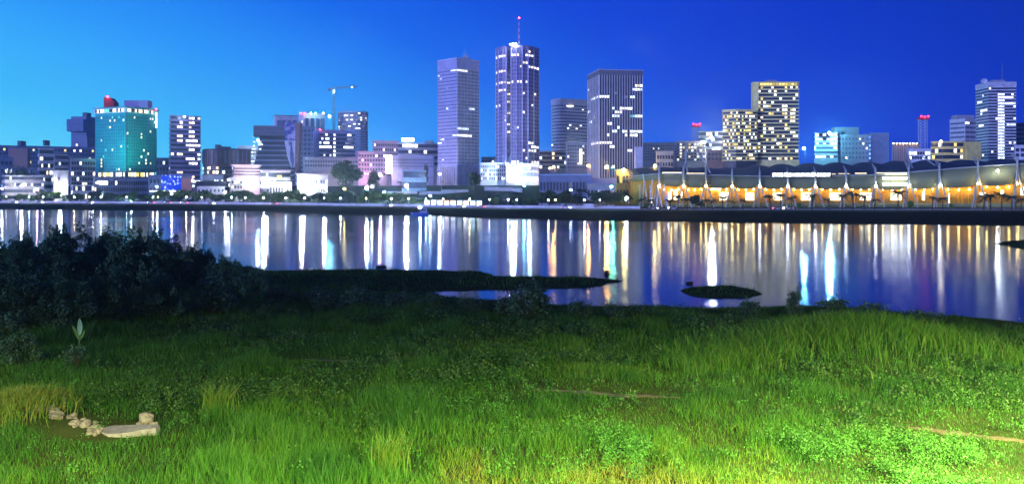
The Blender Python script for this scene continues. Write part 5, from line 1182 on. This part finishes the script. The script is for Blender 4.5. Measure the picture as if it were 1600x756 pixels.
# seed-head tussocks over the low mound right of centre, and on the rubble mound
def tuft(n, x0, y0, sx, sy_, h0, h1, rng, wd=.035):
    x = rng.normal(x0, sx, n); y = rng.normal(y0, sy_, n); d = land_sd(x, y); k = d > .3; x, y, d = x[k], y[k], d[k]; n = len(x)
    z = height(x, y, d); h = rng.uniform(h0, h1, n); b = rng.uniform(0, 2 * np.pi, n); ln = rng.uniform(.15, .6, n) * h; a = rng.uniform(0, 2 * np.pi, n); w = wd * rng.uniform(.6, 1.3, n)
    ca, sa = np.cos(a) * w / 2, np.sin(a) * w / 2; lx, ly = np.cos(b) * ln, np.sin(b) * ln
    P = lambda s, f, e, hz: np.stack([x + lx * e + s * ca * f, y + ly * e + s * sa * f, z - .03 + h * hz], -1)
    V = np.stack([P(-1, 1, 0, 0), P(1, 1, 0, 0), P(1, .8, .3, .6), P(-1, .8, .3, .6), P(1, .1, 1, .95), P(-1, .1, 1, .95)], 1).reshape(-1, 3); o = np.arange(n)[:, None] * 6
    return V, np.concatenate([o + np.array([[0, 1, 2, 3]]), o + np.array([[3, 2, 4, 5]])]), np.repeat(np.clip(rng.normal(.5, .16, n), 0, 1), 6)
V, Q, T = join([tuft(9000, M2X, M2Y, 4.5, 2.6, .7, 1.7, RNG, .04), tuft(2600, M2X - 9, M2Y - 3, 2, 2, .6, 1.2, RNG, .04)])
tag(link('tussock_grass', np_mesh('tussock_grass', V, Q, [M['grass']], {'tint': T})), 'tall drooping tussock grass on the low mound right of centre', 'grass', kind='stuff')
V, Q, T = tuft(4600, M3X - .4, M3Y, 1.0, 1.0, .5, 1.05, RNG, .03)
tag(link('tussock_grass', np_mesh('tussock_grass', V, Q, [M['grass']], {'tint': np.clip(T + .34, 0, 1)})), 'yellowish tall grass on the mound beside the rubble', 'grass', kind='stuff')
# thin upright stalk tufts
for i, (p, q_, n, h, lab) in enumerate([(340, 640, 260, 1.7, 'tall pale grass tuft standing in the dark grass left of centre'), (606, 735, 160, 1.9, 'tall yellow stalk tuft near the bottom edge left of centre')]):
    x0, y0 = W2(p, q_, 1.6); V, Q, T = tuft(n, x0, y0, .35, .3, h * .6, h, RNG, .03); o = link('grass_tuft', np_mesh('grass_tuft', V - np.array([x0, y0, 0]), Q, [M['grass']], {'tint': np.clip(T + .15, 0, 1)}), (x0, y0, 0)); tag(o, lab, 'grass tuft')
# leafy weeds: sprigs of small leaves
def weeds(n, rng, y0=28, y1=62):
    x, y = scatter(n * 6, y0, y1, rng, power=1.3); pxx, pyy = to_px(x, y)
    dens = np.clip((pyy - 560) / 130, 0, 1) * (np.clip((pxx - 560) / 500, 0.04, 1) * (.4 + .8 * np.clip((pyy - 640) / 60, 0, 1)) + .55 * np.exp(-((pxx - 400) / 130) ** 2 - ((pyy - 735) / 25) ** 2)) * np.clip(vnoise(x, y, 2.6, 12) * 3.4 - 1.75, 0, 1) * np.clip(vnoise(x, y, 9, 13) * 2.6 - .6, .05, 1) * (1 - .85 * np.clip((pyy - 700) / 20, 0, 1) * np.clip((pxx - 560) / 60, 0, 1) * np.clip((1270 - pxx) / 80, 0, 1)) + .02 * (pyy > 530)
    k = (rng.random(len(x)) < dens) & (path_d(x, y) > .9); x, y = x[k][:n], y[k][:n]; m_ = 40; n = len(x)
    z = height(x, y); h = rng.uniform(.35, .95, n)
    r = rng.random((n, m_)); c = np.stack([x[:, None] + rng.normal(0, .16, (n, m_)), y[:, None] + rng.normal(0, .16, (n, m_)), z[:, None] + h[:, None] * (.25 + .75 * r)], -1).reshape(-1, 3)
    N = len(c); nr = rng.normal(size=(N, 3)) * .8 + np.array([0, -.3, .8]); nr /= np.linalg.norm(nr, axis=1)[:, None]
    a = np.cross(nr, rng.normal(size=(N, 3))); a /= np.linalg.norm(a, axis=1)[:, None]; b = np.cross(nr, a); s = rng.uniform(.022, .056, N)[:, None]
    V = np.stack([c - a * s, c + b * s * .6 + a * s * .1, c + a * s, c - b * s * .6 + a * s * .1], 1).reshape(-1, 3)
    return V, np.arange(4 * N).reshape(-1, 4), np.repeat(np.clip(np.repeat(rng.uniform(.1, .9, n), m_) + rng.normal(0, .15, N), 0, 1), 4)
V, Q, T = weeds(4200, RNG)
tag(link('leafy_weeds', np_mesh('leafy_weeds', V, Q, [M['leaf_weed']], {'tint': T})), 'bright green leafy weeds over the lower right of the field', 'ground cover', kind='stuff')

# darker bushy herbs scattered in clumps through the grass
def herbs(n, rng, y0=29, y1=96, m_=46):
    x, y = scatter(n * 7, y0, y1, rng, power=1.5); pxx, pyy = to_px(x, y); d = land_sd(x, y)
    dens = np.clip(vnoise(x, y, 5.5, 41) * 3.2 - 1.5, 0, 1) * np.clip((730 - pyy) / 60, 0, 1) + .03
    k = (rng.random(len(x)) < dens) & (path_d(x, y) > 1.0) & (d > 5) & (((x - SLX + .6) / 2.6) ** 2 + ((y - SLY) / 2.6) ** 2 > 1); x, y = x[k][:n], y[k][:n]; n = len(x)
    z = height(x, y); h = rng.uniform(.3, .95, n) * (.5 + vnoise(x, y, 4, 42)); w = h * rng.uniform(.5, .9, n)
    dr = rng.normal(size=(n, m_, 3)); dr /= np.linalg.norm(dr, axis=2)[:, :, None]; dr[:, :, 2] = abs(dr[:, :, 2])
    rr = rng.uniform(.55, 1.1, (n, m_)); c = np.stack([x[:, None] + dr[:, :, 0] * w[:, None] * rr, y[:, None] + dr[:, :, 1] * w[:, None] * rr, z[:, None] + dr[:, :, 2] * h[:, None] * rr], -1).reshape(-1, 3)
    N = len(c); nr = dr.reshape(-1, 3) * .5 + rng.normal(size=(N, 3)) * .6; nr /= np.linalg.norm(nr, axis=1)[:, None]
    a = np.cross(nr, rng.normal(size=(N, 3))); a /= np.linalg.norm(a, axis=1)[:, None]; b = np.cross(nr, a); s = (rng.uniform(.045, .10, N) * np.repeat(np.clip(y / 45, .8, 1.5), m_))[:, None]
    V = np.stack([c - a * s, c + b * s * .45 + a * s * .1, c + a * s, c - b * s * .45 + a * s * .1], 1).reshape(-1, 3)
    return V, np.arange(4 * N).reshape(-1, 4), np.repeat(np.clip(np.repeat(rng.uniform(0, 1, n), m_) * .8 + rng.normal(.1, .15, N), 0, 1), 4)
M['leaf_herb'] = foliage('herb_leaves', [(.010, .045, .008), (.022, .085, .010), (.06, .12, .02)], attr='tint')
V, Q, T = herbs(3400, RNG)
tag(link('bushy_herbs', np_mesh('bushy_herbs', V, Q, [M['leaf_herb']], {'tint': T})), 'dark bushy herbs growing in clumps through the field grass', 'ground cover', kind='stuff')
# ---- shrubs
def shrub_variant(h, w, n, ls, seed, leaf='leaf_bush', nl=34):
    rng = np.random.default_rng(seed); lobes = []
    for i in range(nl):
        t = rng.uniform(0, 2 * math.pi); q_ = rng.uniform(0, .4) * w; zz_ = h * rng.uniform(.12, .86) 
        f = 1 - .45 * (zz_ / h)
        lobes.append((math.cos(t) * q_ * f, math.sin(t) * q_ * f, zz_, w * rng.uniform(.05, .15), w * rng.uniform(.05, .15), h * rng.uniform(.06, .15)))
    v, q, _ = leaf_cloud(n, lobes, ls, rng, .7)
    # a few loose twigs that break the outline
    tw = [(l[0] + rng.normal() * .3, l[1] + rng.normal() * .3, l[2] + l[5] * rng.uniform(.8, 1.9), .2, .2, .55) for l in lobes for _ in (0, 1)]
    v2, q2, _ = leaf_cloud(n // 5, tw, ls, rng, .8)
    b = MB()
    for i in range(6):
        l = lobes[i]; b.tube((rng.normal() * .2, rng.normal() * .2, -.3), (l[0], l[1], l[2]), .07, .02, 6)
    return b.mesh('stem', M['bark']), np_mesh('foliage', np.concatenate([v, v2]), np.concatenate([q, q2 + len(v)]), [M[leaf]])
SV = [shrub_variant(6, 9, 9000, .14, 31), shrub_variant(5, 8, 8000, .13, 32), shrub_variant(6.5, 7, 7500, .14, 33), shrub_variant(3, 5, 2600, .13, 34), shrub_variant(2.2, 4, 1500, .11, 35)]
SHH = [6, 5, 6.5, 3, 2.2]
def shrub(px, py, ytop, k, label, ws=1.0, group=None, name='shrub', cat='shrub'):
    x, y = W2(px, py, 1.2); z = float(height(np.array([x]), np.array([y]))[0]); zt = Z(ytop, y); s = max(.3, (zt - z) / SHH[k])
    t = empty(name, (x, y, z), label, cat, group, random.random() * 6.28); t.scale = (s * ws, s * ws, s)
    link('stem', SV[k][0], parent=t); link('foliage', SV[k][1], parent=t); return t
G_ = 'dark shrubs of the thicket at the left'
for i, a in enumerate([(-40, 470, 372, 0, 'dark shrub at the left edge of the thicket, farther back'), (40, 455, 366, 2, 'upright dark tree-like shrub near the left edge, notched top'), (100, 462, 362, 0, 'tall broad dark shrub on the left thicket skyline, left of its highest tip'), (165, 452, 360, 2, 'highest dark shrub tip of the left thicket skyline'),
                       (215, 462, 366, 0, 'broad dark shrub right of the highest thicket tip'), (262, 458, 376, 1, 'dark shrub midway down the falling thicket skyline'), (310, 452, 384, 2, 'loose-topped dark shrub near the right end of the thicket'), (352, 458, 402, 1, 'low dark shrub where the thicket falls to the spit'), (400, 462, 420, 3, 'lowest dark shrub ending the thicket at the spit'),
                       (20, 520, 425, 1, 'front dark shrub low at the left edge of the picture'), (95, 515, 432, 1, 'front dark green shrub behind the pale broad leaf'), (175, 505, 425, 0, 'front dark green shrub in the middle of the thicket'), (255, 498, 428, 1, 'front dark shrub right of the thicket middle'), (330, 490, 430, 3, 'front dark shrub at the right foot of the thicket'), (30, 575, 520, 3, 'green shrub rising from the grass at the left edge'), (-30, 560, 500, 3, 'green shrub cut by the left picture edge'), (120, 580, 540, 4, 'small green shrub below the pale broad leaf')]):
    shrub(*a, group=G_)
for i, (p, q_, t_, w) in enumerate([(440, 474, 446, 1.5), (500, 474, 452, 1.6), (560, 476, 450, 1.5), (620, 478, 455, 1.6), (676, 480, 458, 1.5), (735, 482, 463, 1.4), (900, 490, 470, 1.4), (960, 492, 474, 1.3)]):
    shrub(p, q_, t_, 3 + i % 2, 'low dark shrub, %s from the left in the run between thicket and inlet' % ordinal(i + 1), w, 'low shrubs behind the long spit')
shrub(832, 487, 444, 3, 'rounded dark shrub at the water edge below the long spit', 1.15)
shrub(790, 484, 462, 4, 'low dark shrub left of the rounded one at the water edge', 1.2)
shrub(1240, 484, 452, 4, 'small dark bush poking over the shoreline right of the little island', .55)
shrub(1175, 488, 468, 4, 'low dark shrub on the shoreline below the little island', 1.0)
shrub(1310, 490, 464, 4, 'wispy dark shrub on the shoreline right of centre', 1.2)
shrub(1360, 497, 472, 4, 'low dark shrub sloping down the right shoreline', 1.4)
shrub(1440, 505, 486, 4, 'flat dark shrub at the right shoreline', 1.6)
shrub(1250, 560, 540, 4, 'leafy green shrub left of the tussock mound', .9)
# canna-like plant with one pale leaf
x0, y0 = W2(124, 540, 1.6); z0 = float(height(np.array([x0]), np.array([y0]))[0]); t = empty('broad_leaf_plant', (x0, y0, z0), 'broad-leaved plant with one pale upright leaf before the dark thicket', 'plant')
def big_leaf(base, tip, w):
    b = MB(); base, tip = Vector(base), Vector(tip); d = tip - base; s = Vector((1, .3, 0)).normalized(); n = 8; vs = []
    for k in range(n + 1):
        u = k / n; c = base + d * u + Vector((0, -.25 * u * u, 0)); ww = w * math.sin(math.pi * min(1, u * .93 + .05)) ** .8 + .01
        vs += [c - s * ww, c + Vector((0, .04, 0)), c + s * ww]
    fs = []
    for k in range(n): o = 3 * k; fs += [[o, o + 1, o + 4, o + 3], [o + 1, o + 2, o + 5, o + 4]]
    b.add(vs, fs); return b
zt = Z(494, y0)
big_leaf((x0, y0, zt - 1.25), (x0 + .12, y0, zt - .1), .15).build('leaf', M['canna'], t, True)
for dx, dz, w in ((-.42, -.55, .10), (.4, -.85, .10), (-.25, -.95, .10)): big_leaf((x0, y0, zt - 1.6), (x0 + dx, y0 + .1, zt + dz), w).build('leaf', M['leaf_light'], t, True)
b = MB(); b.tube((x0, y0, z0 - .1), (x0, y0, zt - 1.3), .05, .03, 6); b.build('stem', M['leaf_light'], t)
# ---- rubble: broken slab and stones
def stone(px, py, r, label, mat='stone', sq=(1, .8, .7), name='rock', seed=0, lift=.0):
    x, y, z = GP(px, py); z += r * sq[2] * .45 + lift * .5
    rng = np.random.default_rng(seed + int(px * 7 + py)); b = MB(); b.ball((0, 0, 0), r, None, 9, 6, sq)
    b.v = [tuple(np.array(v_) * (1 + rng.normal() * .13)) for v_ in b.v]
    o = b.build(name, M[mat]); o.location = (x, y, z); o.rotation_euler = (rng.normal() * .3, rng.normal() * .3, rng.uniform(0, 6)); tag(o, label, 'rock', 'stones of the rubble heap'); return o
rs_ = random.Random(17); ST = []
for k in range(46):
    u = rs_.random(); ST.append((60 + 98 * u + rs_.uniform(-9, 9), 630 + 46 * u ** .8 + rs_.uniform(-8, 5), rs_.choice([.10, .13, .16, .20, .26]) * (1.1 - .2 * u)))
for i, (p, q_, r) in enumerate(sorted(ST)): stone(p, q_, r, 'pale rubble stone, %s from the left along the heap' % ordinal(i + 1), seed=i, sq=(1.1, .85, rs_.uniform(.45, .75)), lift=-.04)
stone(229, 662, .36, 'round pale boulder resting at the right end of the broken slab', sq=(1, .9, .9), lift=.12)
stone(240, 668, .22, 'small stone beside the round boulder on the broken slab', lift=.1)
stone(218, 665, .18, 'small flat stone left of the round boulder', lift=.1, sq=(1, .8, .5))
x1, y1, zsl = GP(202, 676)
b = MB(); pl = [(.62 * u_, .55 * w_) for u_, w_ in [(-2.1, -.3), (-1.0, -1.3), (.2, -1.15), (1.0, -.6), (1.9, -.3), (1.95, .5), (.8, .75), (-1.2, .8), (-2.0, .5)]]
b.prism(pl, -.25, .10, None, [(x * .97, y * .96) for x, y in pl]); o = b.build('concrete_slab', M['slab']); o.location = (x1, y1, zsl + .12); o.rotation_euler = (.07, -.02, .1); tag(o, 'flat broken concrete slab lying in the grass below the rubble stones', 'slab')
# rocks and drift in the water
def wrock(px, py, r, label, sq):
    x, y = W2(px, py, 0); rng = np.random.default_rng(int(px)); b = MB(); b.ball((0, 0, 0), r, None, 10, 6, sq); b.v = [tuple(np.array(v_) * (1 + rng.normal() * .1)) for v_ in b.v]
    o = b.build('rock', M['mud']); o.location = (x, y, .05); tag(o, label, 'rock')
wrock(948, 428.5, .45, 'dark lump standing in the water above the spit tip', (.9, .8, 1.3)); wrock(596, 417.5, .5, 'small dark lump just off the long spit', (1.6, .8, .6)); wrock(1077, 443, .35, 'dark stone at the upper edge of the little island', (1.5, .8, .7))

# ---- lamps of the near road behind the viewpoint, the light that reaches the field
def road_lamp(x, y, zt, en, col, label):
    g = 1.6; t = empty('street_lamp', (x, y, g), label, 'street lamp')
    b = MB(); b.tube((x + 1.5, y - 1.5, g - .5), (x + 1.5, y - 1.5, zt + .4), .14, .08, 8); b.build('pole', M['pole'], t)
    b = MB(); b.tube((x + 1.5, y - 1.5, zt + .4), (x, y, zt + .3), .06, .05, 6); b.build('arm', M['pole'], t)
    b = MB(); b.box((x, y, zt + .25), (.9, .4, .14)); b.build('hood', M['pole'], t)
    b = MB(); b.box((x, y, zt + .14), (.7, .3, .06)); b.build('lamp_head', glow('near_lamp', col, 30, 0, 'NONE'), t)
    l = bpy.data.lights.new('near_lamp_light', 'SPOT'); l.energy = en; l.color = col; l.shadow_soft_size = .35; l.spot_size = R(165); l.spot_blend = .5
    o = bpy.data.objects.new('near_lamp_light', l); COL.objects.link(o); o.parent = t; o.location = (0, 0, zt - .05 - g)
road_lamp(34, 17, 15, 720000, (1, .92, .40), 'tall street lamp on the near road, rightmost, beside the field corner')
road_lamp(13, 1, 15, 620000, (1, .90, .42), 'tall street lamp on the near road, just right of the viewpoint')
road_lamp(-14, -2, 15, 420000, (1, .92, .42), 'tall street lamp on the near road, left of the viewpoint')
road_lamp(-46, 8, 15, 400000, (1, .92, .42), 'tall street lamp on the near road, leftmost')
# ------------------------------------------------------------------ evening haze over lagoon and town
m, nt, out = new_mat('evening_haze')
vp = nt.nodes.new('ShaderNodeVolumePrincipled'); vp.inputs['Color'].default_value = (.52, .76, 1, 1); vp.inputs['Density'].default_value = .00024; vp.inputs['Anisotropy'].default_value = .82
nt.links.new(vp.outputs[0], out.inputs['Volume'])
b = MB(); b.box((0, 520, 75), (1900, 1240, 155)); hz = b.build('haze', m); tag(hz, 'thin evening haze over the lagoon and the town', 'haze', kind='stuff')
SC.cycles.volume_bounces = 0
print('objects', len(bpy.data.objects))
